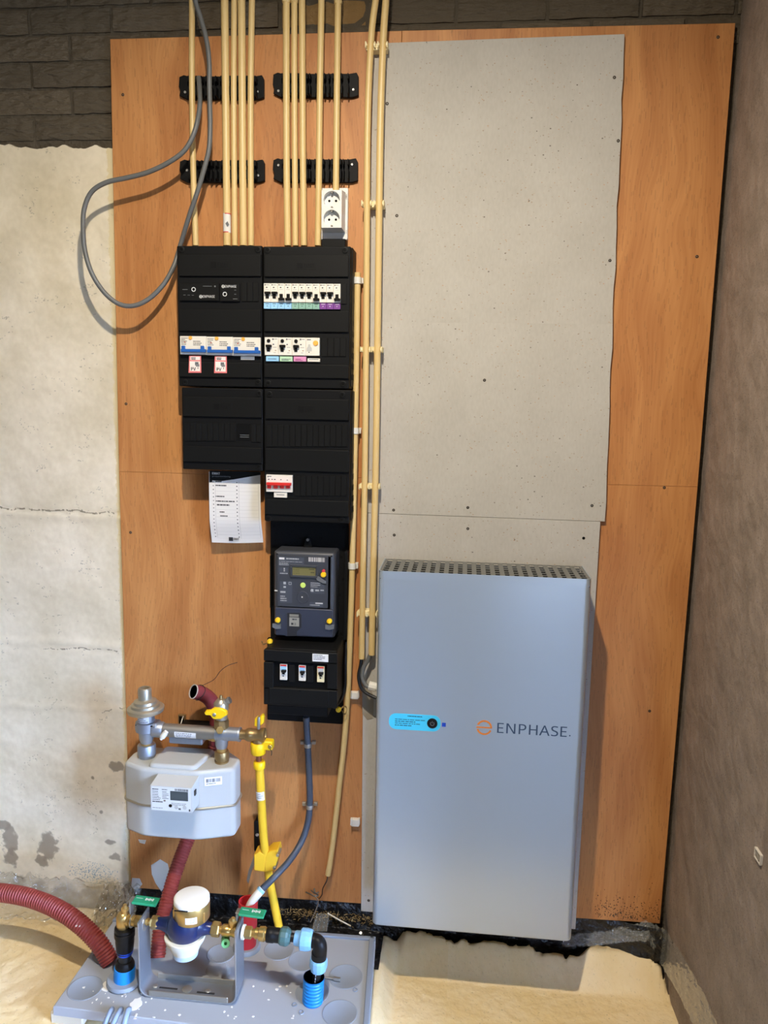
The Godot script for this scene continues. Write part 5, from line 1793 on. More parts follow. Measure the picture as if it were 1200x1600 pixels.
	obj("emblem", em, M.logo_orange, t, "orange ring emblem with a crossbar")
	txt("ENPHASE", 776.8, 1132.6, 886, 1148.2, zf + 0.0003, M.logo_navy, t)
	var dot := G.new()
	pdisc(dot, 890.3, 1149.6, 1.2, zf, zf + 0.0006, 10)
	obj("trade_dot", dot, M.logo_navy, t)
	# cables from the two conduits into the side of the battery
	var l := [["outlet_cable", "black cable from the left long conduit into the battery's side", [[565.3, 1026, .062], [563.5, 1040, .064], [560.5, 1056, .068], [564, 1074, .072], [574, 1084, .076], [588, 1091, .08]], 0.0052, "wire_black"], ["outlet_cable", "grey cable from the right long conduit into the battery's side", [[579.5, 1020, .062], [575, 1031, .064], [567.5, 1044, .068], [566, 1058, .072], [571, 1070, .078], [580, 1074, .082], [592, 1076, .084]], 0.0062, "grey_cable"]]
	for q in l:
		var u := thing(q[0], q[1], "cable", P(q[2][-1][0], q[2][-1][1], 0.07))
		var cg := G.new()
		cg.tube(spline(pp(q[2])), q[3], 12)
		obj("sheath", cg, M[q[4]], u)
	var gd := thing("cable_gland", "white cable gland at the battery's left side", "cable gland", P(580, 1080, 0.07))
	var gg := G.new()
	gg.nut(P(576, 1071, .083), P(588, 1074, .083), 0.013, 10)
	obj("gland_nut", gg, M.clip_white, gd)
	var g2 := G.new()
	g2.rod(P(584, 1073, .083), P(597, 1075, .083), 0.011, 16)
	obj("gland_body", g2, M.clip_white, gd)

func arc(g: G, c: Vector3, ro: float, ri: float, a0: float, a1: float, d: float) -> void:
	var q := PackedVector2Array()
	var n := maxi(2, int((a1 - a0) / 0.12))
	for i in n + 1:
		var a := lerpf(a0, a1, float(i) / n)
		q.append(Vector2(c.x + cos(a) * ro, c.y + sin(a) * ro))
	for i in n + 1:
		var a := lerpf(a1, a0, float(i) / n)
		q.append(Vector2(c.x + cos(a) * ri, c.y + sin(a) * ri))
	g.prism(q, c.z, c.z + d)


# round piece between two pixels on the plane z; profile in shares of length and pixels of radius
func seg(nm: String, parent: Node, x0: float, y0: float, x1: float, y1: float, z: float, prof: Array, m: Material, sides := 24, flat := false, label := "") -> Node:
	var g := G.new()
	var k := sc((x0 + x1) / 2, (y0 + y1) / 2, z)
	var p := []
	for q in prof: p.append(Vector2(q[0], q[1] * k))
	g.lat(P(x0, y0, z), P(x1, y1, z), p, sides, flat)
	return obj(nm, g, m, parent, label)

func gas() -> void:
	var vert := Basis(Vector3(1, 0, 0), Vector3(0, 0, -1), Vector3(0, 1, 0))
	var za := 0.165
	# meter
	var x0 := P(204.5, 1250, za).x
	var x1 := P(372.5, 1250, za).x
	var yt := P(275, 1204, 0.235).y
	var yb := P(290, 1313, 0.235).y
	var ys := P(275, 1262, 0.235).y
	var t := thing("gas_meter", "white gas meter with a small grey display, hanging at the lower left of the board", "gas meter", Vector3((x0 + x1) / 2, yb, za))
	var oct := [[0.0, 0.205], [0.0, 0.135], [0.13, 0.095], [0.87, 0.095], [1.0, 0.135], [1.0, 0.20], [0.70, 0.235], [0.20, 0.235]]
	var raw := PackedVector2Array()
	for q in oct: raw.append(Vector2(lerpf(x0, x1, q[0]), -q[1]))
	if Geometry2D.is_polygon_clockwise(raw): raw.reverse()
	var round_poly := func(p: PackedVector2Array, rr: float) -> PackedVector2Array:
		var o := PackedVector2Array()
		var k := p.size()
		for i in k:
			var a := (p[(i + k - 1) % k] - p[i])
			var b := (p[(i + 1) % k] - p[i])
			var s := p[i] + a.normalized() * minf(rr, a.length() * 0.4)
			var e := p[i] + b.normalized() * minf(rr, b.length() * 0.4)
			for j in 5:
				var u := j / 4.0
				o.append(s.lerp(p[i], u).lerp(p[i].lerp(e, u), u))
		return o
	var poly: PackedVector2Array = round_poly.call(raw, 0.014)
	var g := G.new()
	g.T = Transform3D(vert, Vector3.ZERO)
	g.prism(poly, yb, ys, 0.0, 0.010, 4)
	obj("lower_shell", g, M.gas_white, t)
	var g1 := G.new()
	g1.T = Transform3D(vert, Vector3.ZERO)
	g1.prism(poly, ys, yt, 0.011, 0.0, 4)
	obj("upper_shell", g1, M.gas_white, t)
	var c := Vector2.ZERO
	for p in poly: c += p / poly.size()
	var band := PackedVector2Array()
	for p in poly: band.append(p + (p - c).normalized() * 0.0045)
	var g2 := G.new()
	g2.T = Transform3D(vert, Vector3.ZERO)
	g2.prism(band, ys - 0.0035, ys + 0.0035, 0.0025, 0.0025, 2)
	obj("seam_band", g2, M.regulator_metal, t, "bare metal seam band")
	var hump := PackedVector2Array()
	for q in [[0.26, 0.105], [0.74, 0.105], [0.68, 0.228], [0.24, 0.228]]: hump.append(Vector2(lerpf(x0, x1, q[0]), -q[1]))
	if Geometry2D.is_polygon_clockwise(hump): hump.reverse()
	var g3 := G.new()
	g3.T = Transform3D(vert, Vector3.ZERO)
	g3.prism(round_poly.call(hump, 0.02), yt - 0.004, yt + 0.011, 0.010, 0.0, 4)
	obj("top_ridge", g3, M.gas_white, t)
	# counter unit
	var zf := 0.282
	var dl := P(235.4, 1250, zf).x
	var dr := P(299.5, 1250, zf).x
	var dt := P(267, 1229.5, zf).y
	var db := P(267, 1268, zf).y
	var k := G.new()
	var f0 := [Vector3(dl, db, zf), Vector3(dr, db, zf), Vector3(dr, dt, zf), Vector3(dl, dt, zf)]
	var b0 := [Vector3(dl + 0.004, db, 0.232), Vector3(dr + 0.004, db, 0.232), Vector3(dr + 0.004, dt + 0.012, 0.232), Vector3(dl + 0.004, dt + 0.012, 0.232)]
	k.quad(f0[0], f0[1], f0[2], f0[3])
	k.quad(f0[1], b0[1], b0[2], f0[2])
	k.quad(b0[0], f0[0], f0[3], b0[3])
	k.quad(f0[3], f0[2], b0[2], b0[3])
	k.quad(b0[0], b0[1], f0[1], f0[0])
	var kd := obj("counter_unit", k, M.gas_face, t)
	var ink := c8(90, 92, 94)
	obj("counter_print", face(236.4, 1230.3, 298.6, 1267.2, zf + 0.0006), printed(256, 152, c8(210, 212, 208), lines(0.03, 0.1, 0.2, 1, 0.1, 0.04, c8(60, 60, 60), 41) + lines(0.27, 0.1, 0.5, 1, 0.1, 0.035, ink, 42) + barcode(0.6, 0.05, 0.93, 0.14, c8(50, 50, 50), 43) + lines(0.03, 0.2, 0.24, 6, 0.07, 0.025, ink, 44) + lines(0.28, 0.2, 0.46, 5, 0.07, 0.025, ink, 45) + lines(0.03, 0.62, 0.3, 1, 0.1, 0.05, c8(60, 60, 60), 46) + lines(0.5, 0.66, 0.95, 2, 0.06, 0.02, ink, 47) + lines(0.03, 0.9, 0.4, 1, 0.1, 0.02, ink, 48) + [[0.31, 0.55, 0.36, 0.62, c8(120, 110, 100)], [0.68, 0.86, 0.74, 0.93, c8(90, 90, 90)], [0.94, 0.88, 0.98, 0.97, c8(70, 70, 70)]]), kd)
	obj("counter_display", face(266, 1236.8, 293.8, 1251.2, zf + 0.0012), printed(64, 34, c8(62, 70, 72), [[0.0, 0.0, 1.0, 0.06, c8(40, 44, 46)], [0.1, 0.3, 0.9, 0.75, c8(66, 75, 76)]]), kd)
	for q in [[266, 1259.3, 2.6, "lever_black"], [275.5, 1261.5, 3.2, "gas_white"], [288.5, 1262.3, 3.2, "gas_white"]]:
		var bu := G.new()
		pdisc(bu, q[0], q[1], q[2], zf + 0.0002, zf + 0.0022, 18)
		obj("button", bu, M[q[3]], kd)
	var lk := G.new()
	lk.box(Vector3(dr + 0.0035, (dt + db) / 2 + 0.014, 0.262), Vector3(0.003, 0.016, 0.012), 0.001)
	obj("side_latch", lk, M.ink_dark, kd)
	# barcode sticker on the slanting right-hand face of the shell
	var s0 := Vector3(lerpf(x0, x1, 0.76), 0, 0.2295)
	var s1 := Vector3(lerpf(x0, x1, 0.90), 0, 0.2130)
	var nn := Vector3(-(s1.z - s0.z), 0, s1.x - s0.x).normalized() * 0.0012
	var sy1 := P(342, 1214, 0.22).y
	var sy0 := P(342, 1227, 0.22).y
	var sg := G.new()
	var up := Vector3.UP
	sg.quad(s0 + nn + up * sy0, s1 + nn + up * sy0, s1 + nn + up * sy1, s0 + nn + up * sy1)
	obj("barcode_sticker", sg, printed(96, 48, c8(238, 238, 236), barcode(0.1, 0.2, 0.9, 0.62, c8(70, 72, 74), 49) + lines(0.1, 0.74, 0.9, 1, 0.1, 0.08, ink, 50)), t)
	# manifold with its fittings
	var m := thing("gas_manifold", "steel gas pipe assembly with regulator and valves above the white gas meter", "gas pipework", P(300, 1150, za))
	var bar := seg("steel_pipe", m, 246, 1139.5, 342, 1146.2, za, [[0, 10], [1, 10.3]], M.steel_dull, 28)
	obj("pipe_label", label_band(276.3, 1141.5, 309.5, 1144.0, za, 10.6, 0.25, 1.25), printed(110, 44, c8(226, 226, 224), lines(0.06, 0.15, 0.95, 3, 0.25, 0.12, c8(100, 100, 104), 52)), bar)
	var br := G.new()
	pbox(br, 263.5, 1152.5, 316, 1163.5, 0.06, 0.15, 0.003)
	obj("support_bar", br, M.galvanised, m)
	var brk := G.new()
	pbox(brk, 268, 1149, 322, 1154, 0.03, 0.14, 0.002)
	obj("support_gasket", brk, M.black_plastic, m)
	# regulator, from the meter upwards
	seg("union_nut", m, 229.5, 1184, 229, 1162.5, za, [[0, 10.5], [0.05, 11.5], [0.25, 12], [0.3, 13.5], [0.9, 13.5], [1, 12.5]], M.galvanised, 20)
	seg("thread", m, 229, 1164, 229, 1158, za, [[0, 8], [1, 8]], M.brass)
	seg("regulator_body", m, 229, 1160, 228.2, 1112, za, [[0, 8.5], [0.12, 10.5], [0.35, 11.5], [0.4, 15.5], [0.68, 15.5], [0.72, 12.5], [1, 12.5]], M.galvanised, 26)
	var fg := G.new()
	pbox(fg, 209.5, 1131, 245, 1146, za - 0.022, za + 0.020, 0.006)
	obj("flange", fg, M.galvanised, m)
	var sl := G.new()
	pbox(sl, 211.5, 1133.5, 238, 1134.8, za + 0.018, za + 0.0212, 0.0)
	obj("flange_slot", sl, M.gap_black, m)
	seg("joint_socket", m, 240, 1139, 256, 1140.2, za, [[0, 12], [0.8, 12], [1, 10.6]], M.galvanised, 24)
	seg("regulator_disc", m, 228, 1114, 226.5, 1087, za, [[0, 12.5], [0.04, 20], [0.1, 26.2], [0.2, 27.3], [0.32, 27.3], [0.38, 25.6], [0.40, 21.6], [0.54, 21], [0.58, 17.5], [0.72, 16.8], [0.78, 11], [0.82, 10]], M.regulator_metal, 40, false, "stepped round metal diaphragm housing")
	seg("regulator_cap", m, 226.6, 1093, 226, 1074.5, za, [[0, 10], [0.85, 10], [0.92, 9.4], [1, 8.6], [1, 6.6], [0.7, 6.4], [0.7, 0]], M.regulator_metal, 26)
	obj("regulator_label", label_band(228.4, 1113.4, 228.7, 1128.5, za, 12.9, -0.9, 0.7), printed(64, 48, c8(222, 222, 218), lines(0.08, 0.1, 0.95, 5, 0.18, 0.08, c8(90, 94, 100), 53)), m)
	seg("test_nipple", m, 260, 1143, 251.5, 1155, za + 0.022, [[0, 3.2], [0.3, 4.4], [0.75, 4.4], [0.8, 2.6], [1, 2.4]], M.clip_white, 14)
	# right-hand leg
	seg("union_nut", m, 346.5, 1194, 346.4, 1173, za, [[0, 10.4], [0.3, 10.4], [0.32, 9.4], [0.45, 9.4], [0.47, 11], [0.92, 11], [1, 10]], M.brass_dull, 24)
	seg("thread", m, 346.4, 1174, 346.4, 1165, za, [[0, 7.4], [1, 7.4]], M.brass)
	seg("tee_body", m, 346.4, 1168, 346, 1134, za, [[0, 8], [0.15, 9.6], [0.85, 10.2], [1, 9.4]], M.galvanised, 24)
	seg("tee_joint", m, 338, 1146, 358, 1147, za, [[0, 11], [0.4, 11.4], [1, 10.4]], M.galvanised, 24)
	var np := G.new()
	np.nut(P(343.5, 1141, za + 0.012), P(343.5, 1141, za + 0.026), 0.011, 6)
	obj("brass_plug", np, M.brass, m)
	seg("brass_tip", m, 336, 1155.5, 325.5, 1155.5, za + 0.012, [[0, 3.2], [0.5, 3], [0.6, 2], [1, 1.5]], M.brass, 12)
	seg("valve_hex", m, 346, 1137.5, 345.8, 1123, za, [[0, 10.5], [0.1, 11.6], [0.9, 11.6], [1, 10.5]], M.brass_dull, 8, true)
	seg("valve_body", m, 345.8, 1124, 345.6, 1092, za, [[0, 9.2], [0.45, 9.2], [0.5, 11], [0.8, 11.4], [0.9, 9], [1, 6]], M.regulator_metal, 20)
	seg("valve_top", m, 345.2, 1093, 345, 1086, za, [[0, 2.6], [0.6, 2.6], [1, 1.6]], M.brass_dull, 12)
	seg("valve_lug", m, 348, 1099, 359.5, 1093.5, za, [[0, 4.2], [0.7, 4.2], [0.75, 5.6], [1, 5.2]], M.steel_dull, 14)
	var hd := G.new()
	ppoly(hd, [[318.8, 1114.5], [321, 1111.2], [328, 1110.6], [333, 1107.2], [341, 1107], [348, 1109.4], [353.5, 1113], [354.3, 1118], [350, 1120.5], [345, 1124], [333, 1124.2], [328, 1118.5], [321, 1118]], za + 0.018, za + 0.03, 0.003)
	var hdo := obj("valve_handle", hd, M.valve_yellow, m, "yellow butterfly valve handle")
	var hs := G.new()
	pdisc(hs, 334.3, 1117.2, 2.8, za + 0.0295, za + 0.034, 14)
	obj("handle_screw", hs, M.steel, hdo)
	# branch to the yellow riser
	seg("coupling", m, 356, 1146.4, 376, 1147.6, za, [[0, 10.4], [0.85, 10.4], [0.87, 11.2], [1, 10.8]], M.galvanised, 26)
	seg("nipple", m, 375, 1147.5, 387, 1148, za, [[0, 7.2], [0.3, 7.6], [0.5, 7.1], [0.7, 7.6], [1, 7.2]], M.brass_dull, 20)
	seg("angle_valve", m, 385, 1147.8, 414.5, 1148.8, za, [[0, 9], [0.12, 10.2], [0.3, 10.2], [0.35, 9.4], [0.8, 10.2], [0.85, 11.2], [0.97, 11.2], [1, 9.8], [1, 6.6], [0.94, 6.2], [0.94, 0]], M.brass_dull, 22)
	seg("valve_outlet", m, 403.5, 1149, 403.8, 1162, za, [[0, 8], [0.6, 9], [1, 9]], M.brass_dull, 18)
	var h2 := G.new()
	ppoly(h2, [[396.8, 1135], [397.5, 1124], [401, 1121], [404, 1123], [407, 1118.5], [410.2, 1117.2], [412, 1122], [411, 1131], [406, 1135], [401, 1136.5]], za - 0.006, za + 0.008, 0.004)
	obj("valve_handle", h2, M.valve_yellow, m, "upright yellow butterfly handle")
	seg("handle_stem", m, 404, 1139, 404.5, 1120, za + 0.008, [[0, 2.6], [0.8, 2.6], [1, 2]], M.steel, 12)
	# yellow bracket under the angle valve
	var yb_ := thing("valve_bracket", "yellow plastic collar bracket under the brass angle valve", "bracket", P(405, 1178, za))
	var gb := G.new()
	gb.lat(P(403.6, 1177.5, za), P(403.4, 1159.5, za), [Vector2(0, 0.019), Vector2(0.1, 0.0215), Vector2(0.9, 0.0225), Vector2(1, 0.0205)], 12)
	obj("collar", gb, M.valve_yellow, yb_)
	var gc := G.new()
	pbox(gc, 409, 1159, 425, 1173, za - 0.015, za + 0.012, 0.003)
	obj("ear", gc, M.valve_yellow, yb_)
	var gd := G.new()
	pdisc(gd, 421.5, 1167.5, 3.4, za + 0.01, za + 0.017, 10)
	obj("ear_screw", gd, M.brass, yb_)
	var gw := G.new()
	gw.tube(spline(pp([[422, 1170, za + .012], [424.5, 1175, za + .014], [424, 1180.5, za + .012]]), 0.004), 0.001, 6)
	obj("seal_wire", gw, M.wire_black, yb_)
	# riser
	var rs := thing("gas_riser", "yellow gas riser pipe running down from the brass angle valve into the floor", "gas pipe", P(437, 1450, 0.12))
	seg("copper_stub", rs, 404.5, 1192, 404, 1176, za, [[0, 4.2], [1, 4.2]], M.copper, 18)
	seg("top_collar", rs, 405.4, 1200, 405, 1189, za, [[0, 8.6], [0.2, 9.2], [0.8, 9.2], [1, 7.8]], M.valve_yellow, 24)
	var rp := G.new()
	rp.tube(spline(pp([[405.3, 1196, za], [408, 1245, za - .005], [412.5, 1315, za - .03], [419, 1362, za - .045], [427, 1405, za - .05], [438, 1458, za - .05]])), 0.0122, 22)
	obj("pipe", rp, M.pipe_yellow, rs)
	obj("pipe_sticker", label_band(407.3, 1234.5, 408.2, 1247.5, za - 0.0045, 7.7, -1.0, 1.0), printed(48, 48, c8(232, 232, 230), lines(0.1, 0.2, 0.9, 3, 0.22, 0.1, c8(150, 150, 152), 54)), rs)
	# block clamp low on the riser, on a steel strap
	var cl := thing("riser_clamp", "yellow two-part block clamp holding the gas riser on a steel strap", "clamp", P(414, 1363, 0.15))
	var c1 := G.new()
	ppoly(c1, [[396.5, 1336], [404, 1331.5], [414.5, 1336], [413.5, 1363], [397, 1360.5]], 0.095, 0.142, 0.003)
	obj("left_jaw", c1, M.pipe_yellow, cl)
	var c2 := G.new()
	ppoly(c2, [[414.5, 1336], [421, 1330], [433, 1328.5], [434.5, 1336], [429, 1361], [413.8, 1363]], 0.093, 0.140, 0.003)
	obj("right_jaw", c2, M.pipe_yellow, cl)
	var c3 := G.new()
	ppoly(c3, [[385.2, 1376], [388, 1361], [398, 1334], [402.5, 1331], [401, 1342], [392.5, 1364], [388, 1381]], 0.07, 0.074, 0.001)
	obj("steel_strap", c3, M.steel, cl)
	var c4 := G.new()
	prr(c4, 396.5, 1283, 403.5, 1331, 0.0205, 0.06, 0.006, 0.003)
	obj("black_stay", c4, M.black_plastic, cl)
	for q in [[433.5, 1337, 0.115, 0.150], [428.5, 1357, 0.115, 0.147], [401.5, 1305, 0.06, 0.064]]:
		var c5 := G.new()
		pdisc(c5, q[0], q[1], 2.5, q[2], q[3], 12)
		obj("bolt", c5, M.steel, cl)
	# slotted wall plate with a pin, above the manifold
	var wp := thing("slotted_plate", "small black slotted plate with a steel pin on the board above the manifold", "fixing plate", P(283, 1131, 0.02))
	var w1 := G.new()
	pbox(w1, 278, 1117, 289.5, 1131.5, 0.0205, 0.03, 0.001)
	obj("plate", w1, M.brass_dull, wp)
	var wh := G.new()
	pbox(wh, 280, 1119.5, 287.5, 1131, 0.0295, 0.0305, 0.0)
	obj("slot", wh, M.gap_black, wp)
	var w2_ := G.new()
	w2_.rod(P(286.5, 1119, 0.032), P(282.5, 1131, 0.05), 0.0022, 10)
	obj("pin", w2_, M.steel, wp)
	# old red duct behind the meter, its cut end pointing out
	var du := thing("red_duct", "dark red ribbed duct rising behind the gas meter to an open cut end", "duct", P(250, 1488, 0.26))
	var path := spline(pp([[247, 1496, .27], [250, 1455, .235], [258, 1420, .20], [272, 1370, .145], [288, 1325, .095], [306, 1280, .055], [325, 1215, .045], [337, 1160, .045], [338, 1120, .048], [331, 1097, .066], [318, 1085, .09], [302, 1080.5, .115]]), 0.00124)
	var n1 := int(path.size() * 0.74)
	var dg := G.new()
	dg.tube(path.slice(0, n1), 0.0205, 26, false, 0.06, 0.0082)
	obj("ribbed_tube", dg, M.hose_red, du)
	var de := G.new()
	de.tube(path.slice(n1 - 2), 0.0212, 26, false)
	obj("cut_tube", de, M.hose_red_old, du)
	var tip: Vector3 = path[-1]
	var dir: Vector3 = (path[-1] - path[-11]).normalized()
	var di := G.new()
	di.lat(tip - dir * 0.03, tip, [Vector2(0, 0.0), Vector2(0.001, 0.0185), Vector2(1, 0.0192)], 26, false, false)
	for q in di.n.size(): di.n[q] = -di.n[q]
	obj("dark_bore", di, M.gap_black, du)
	var dr2 := G.new()
	dr2.lat(tip - dir * 0.002, tip + dir * 0.0006, [Vector2(0, 0.0212), Vector2(1, 0.0214), Vector2(1, 0.019), Vector2(0, 0.019)], 26, false, false)
	obj("cut_rim", dr2, M.smear_white, du)
	var wr := thing("tie_wire", "thin black wire looped round the red duct's cut end", "wire", P(330, 1090, 0.08))
	var wg := G.new()
	var loop := []
	var lc: Vector3 = path[path.size() - 20]
	var ld: Vector3 = (path[path.size() - 15] - path[path.size() - 25]).normalized()
	var lu := (Vector3.UP - ld * ld.y).normalized()
	var lv := ld.cross(lu)
	for i in 17:
		var a := TAU * i / 16.0
		loop.append(lc + (lu * cos(a) + lv * sin(a)) * 0.0226 + ld * 0.004 * sin(a * 2.0))
	wg.tube(spline(loop, 0.004), 0.0011, 6)
	wg.tube(spline([lc + lu * 0.022, P(334, 1062, 0.11), P(344, 1049, 0.115), P(356, 1040, 0.11), P(371, 1035, 0.1)], 0.005), 0.0009, 6)
	obj("wire", wg, M.wire_black, wr)


# a sticker wrapped part of the way round a pipe that runs between two pixels on plane z
func label_band(x0: float, y0: float, x1: float, y1: float, z: float, rpx: float, a0: float, a1: float) -> G:
	var g := G.new()
	var k := sc((x0 + x1) / 2, (y0 + y1) / 2, z)
	var a := P(x0, y0, z)
	var b := P(x1, y1, z)
	var ax := (b - a).normalized()
	var horiz := absf(ax.x) > 0.7
	var side := Vector3.UP if horiz else Vector3.RIGHT
	side = (side - ax * side.dot(ax)).normalized()
	for i in 8:
		var t0 := lerpf(a0, a1, i / 8.0)
		var t1 := lerpf(a0, a1, (i + 1) / 8.0)
		if horiz: # angle measured from the front downwards
			var d0 := Vector3(0, 0, 1) * cos(t0 - 0.5) - side * sin(t0 - 0.5)
			var d1 := Vector3(0, 0, 1) * cos(t1 - 0.5) - side * sin(t1 - 0.5)
			var r := rpx * k
			g.tri(a + d1 * r, b + d1 * r, b + d0 * r, d1, d1, d0, Vector2(0, (i + 1) / 8.0), Vector2(1, (i + 1) / 8.0), Vector2(1, i / 8.0))
			g.tri(a + d1 * r, b + d0 * r, a + d0 * r, d1, d0, d0, Vector2(0, (i + 1) / 8.0), Vector2(1, i / 8.0), Vector2(0, i / 8.0))
		else:
			var d0 := Vector3(0, 0, 1) * cos(t0) + side * sin(t0)
			var d1 := Vector3(0, 0, 1) * cos(t1) + side * sin(t1)
			var r := rpx * k
			g.tri(b + d0 * r, b + d1 * r, a + d1 * r, d0, d1, d1, Vector2(i / 8.0, 1), Vector2((i + 1) / 8.0, 1), Vector2((i + 1) / 8.0, 0))
			g.tri(b + d0 * r, a + d1 * r, a + d0 * r, d0, d1, d0, Vector2(i / 8.0, 1), Vector2((i + 1) / 8.0, 0), Vector2(i / 8.0, 0))
	return g


func water() -> void:
	var yp := 0.03
	# grey floor plate
	var bl := Vector2(-1.012, 0.132)
	var br := Vector2(PY(587, 1466, yp).x, PY(587, 1466, yp).z)
	var fl_ := PY(83, 1572, yp)
	var fl := Vector2(fl_.x, fl_.z)
	var fr_ := PY(577, 1604, yp)
	var fr := Vector2(fr_.x + 0.002, fl.y + 0.028)
	fr.x = br.x + (fr_.x - br.x) * (fr.y - br.y) / (fr_.z - br.y)
	var t := thing("floor_plate", "large grey plastic meter floor plate with round knock-outs and white paint spots", "floor plate", Vector3((bl.x + br.x) / 2, yp - 0.03, 0.3))
	var vert := Basis(Vector3(1, 0, 0), Vector3(0, 0, -1), Vector3(0, 1, 0))
	var q := PackedVector2Array([Vector2(fl.x, -fl.y), Vector2(fr.x, -fr.y), Vector2(br.x, -br.y), Vector2(bl.x, -bl.y)])
	var g := G.new()
	g.T = Transform3D(vert, Vector3.ZERO)
	g.prism(q, yp - 0.026, yp, 0.003, 0.0, 2)
	obj("deck", g, M.plate_grey, t)
	var e := G.new()
	for s in [[br.lerp(bl, 0.004), fr, 0.010], [br, bl, 0.008]]:
		var a: Vector2 = s[0]
		var b: Vector2 = s[1]
		var d := (b - a).normalized()
		var n := Vector2(d.y, -d.x)
		if s[2] < 0.009: n = Vector2(0.0, 0.014)
		else: n = Vector2(-0.016, 0)
		var r0 := PackedVector2Array([Vector2(a.x, -a.y), Vector2(b.x, -b.y), Vector2(b.x + n.x, -(b.y + n.y)), Vector2(a.x + n.x, -(a.y + n.y))])
		if Geometry2D.is_polygon_clockwise(r0): r0.reverse()
		var eg := G.new()
		eg.T = Transform3D(vert, Vector3.ZERO)
		eg.prism(r0, yp - 0.002, yp + 0.007, 0.003)
		obj("raised_rim", eg, M.plate_rim, t)
	for k in [[133, 1544, 27], [540, 1526, 27], [531, 1583, 28], [488, 1551, 27], [436, 1484, 24], [474, 1501, 24], [345, 1490, 22], [164, 1493, 20]]:
		var c := PY(k[0], k[1], yp)
		var r: float = k[2] * absf(PY(k[0] + 1, k[1], yp).x - c.x)
		var dg := G.new()
		dg.lat(c - Vector3(0, 0.001, 0), c + Vector3(0, 0.0014, 0), [Vector2(0, r), Vector2(0.8, r), Vector2(1, r * 0.97), Vector2(1, r * 0.93), Vector2(0.7, r * 0.9), Vector2(0.7, 0)], 36)
		obj("knock_out", dg, M.plate_disc, t)
	for k in [[555, 1547, 4], [460, 1570, 4.5], [471, 1582, 3]]:
		var c := PY(k[0], k[1], yp)
		var dg := G.new()
		dg.lat(c - Vector3(0, 0.001, 0), c + Vector3(0, 0.002, 0), [Vector2(0, 0.008), Vector2(1, 0.007), Vector2(1, 0.005), Vector2(0.3, 0.004), Vector2(0.3, 0)], 20)
		obj("rivet", dg, M.plate_rim, t)
	var sp := G.new()
	var blob := func(x: float, y: float, rx: float, ry: float, sd: int) -> void:
		var r := RandomNumberGenerator.new()
		r.seed = sd
		var c := PY(x, y, yp)
		var k := absf(PY(x + 1, y, yp).x - c.x)
		var p := PackedVector2Array()
		for i in 14:
			var a := TAU * i / 14.0
			var f := r.randf_range(0.75, 1.15)
			p.append(Vector2(c.x + cos(a) * rx * k * f, -c.z + sin(a) * ry * k * 1.7 * f))
		sp.T = Transform3D(vert, Vector3.ZERO)
		sp.prism(p, yp, yp + 0.0012, 0.0006)
	blob.call(171, 1539, 11, 8, 1)
	blob.call(212, 1569, 10, 8, 2)
	for k in 46:
		blob.call(rng.randf_range(120, 460), rng.randf_range(1540, 1592), rng.randf_range(0.7, 2.6), rng.randf_range(0.5, 1.5), 10 + k)
	for k in 16:
		blob.call(rng.randf_range(230, 330), rng.randf_range(1548, 1560), rng.randf_range(1.0, 3.4), rng.randf_range(0.6, 1.4), 80 + k)
	var so := obj("paint_spots", sp, M.paint_splash, t)
	so.set_meta("kind", "stuff")
	# foam packers carrying the plate
	for k in [[104, 1590, 0.09], [212, 1600, 0.12]]:
		var c := PY(k[0], k[1], -0.01)
		var f := G.new()
		f.box(Vector3(c.x, (-0.033 + yp - 0.026) / 2, fl.y - 0.045), Vector3(k[2], yp - 0.026 + 0.033, 0.07), 0.004)
		var o := obj("foam_packer", f, M.foam_cream)
		tag(o, "cream foam block under the %s of the grey plate" % ["left front corner", "front edge by the blue-grey tubes"][0 if k[0] < 200 else 1], "foam block")
	for i in 3:
		var x: float = [173.0, 187.0, 199.5][i]
		var x2: float = [162.0, 174.0, 192.0][i]
		var o := thing("small_tube", "small blue-grey tube coming out from under the grey plate, %s of three" % ["leftmost", "middle", "rightmost"][i], "tube", PY(x2, 1605, -0.02), "blue-grey tubes under the plate")
		var sg := G.new()
		var zz := fl.y + 0.012 + 0.004 * i
		sg.tube(spline([P(x + 3, 1577, zz - 0.05), P(x + 1, 1578, zz - 0.006), P(x - 1, 1582, zz + 0.006), P(lerpf(x, x2, 0.5), 1592, zz + 0.02), P(x2, 1606, zz + 0.03)], 0.004), 0.0072, 14)
		obj("tube", sg, M.light_grey_blue, o)

	# ---- water line ----
	var z := 0.38
	var w := thing("water_inlet", "brass elbow on a black coupling rising from a bright blue ring in the plate", "water fitting", P(194, 1528, z))
	seg("elbow_body", w, 192.5, 1450, 191.8, 1426, z, [[0, 8.5], [0.2, 9.6], [0.75, 9.6], [0.9, 8], [1, 5]], M.brass, 24)
	seg("elbow_arm", w, 190, 1437, 212, 1439, z, [[0, 5], [0.1, 8.5], [0.45, 8.5], [0.5, 9.4], [0.6, 9.4], [0.62, 8], [1, 8]], M.brass, 24)
	seg("air_nipple", w, 194.5, 1428, 195.5, 1413.5, z, [[0, 4], [0.4, 4], [0.45, 5.6], [0.6, 5.6], [0.65, 3.6], [1, 2.8]], M.brass, 14)
	seg("brass_nut", w, 209, 1439, 222, 1440, z, [[0, 7.2], [0.3, 8.2], [1, 8]], M.brass, 6, true)
	seg("washer", w, 205.6, 1438.6, 207.4, 1438.8, z, [[0, 10], [1, 10]], M.steel, 24)
	seg("coupling_nut", w, 195, 1468, 194.5, 1448.5, z, [[0, 13.6], [0.3, 14], [0.32, 15], [0.66, 15], [0.7, 13.6], [0.8, 15], [1, 14.4]], M.lever_black, 22)
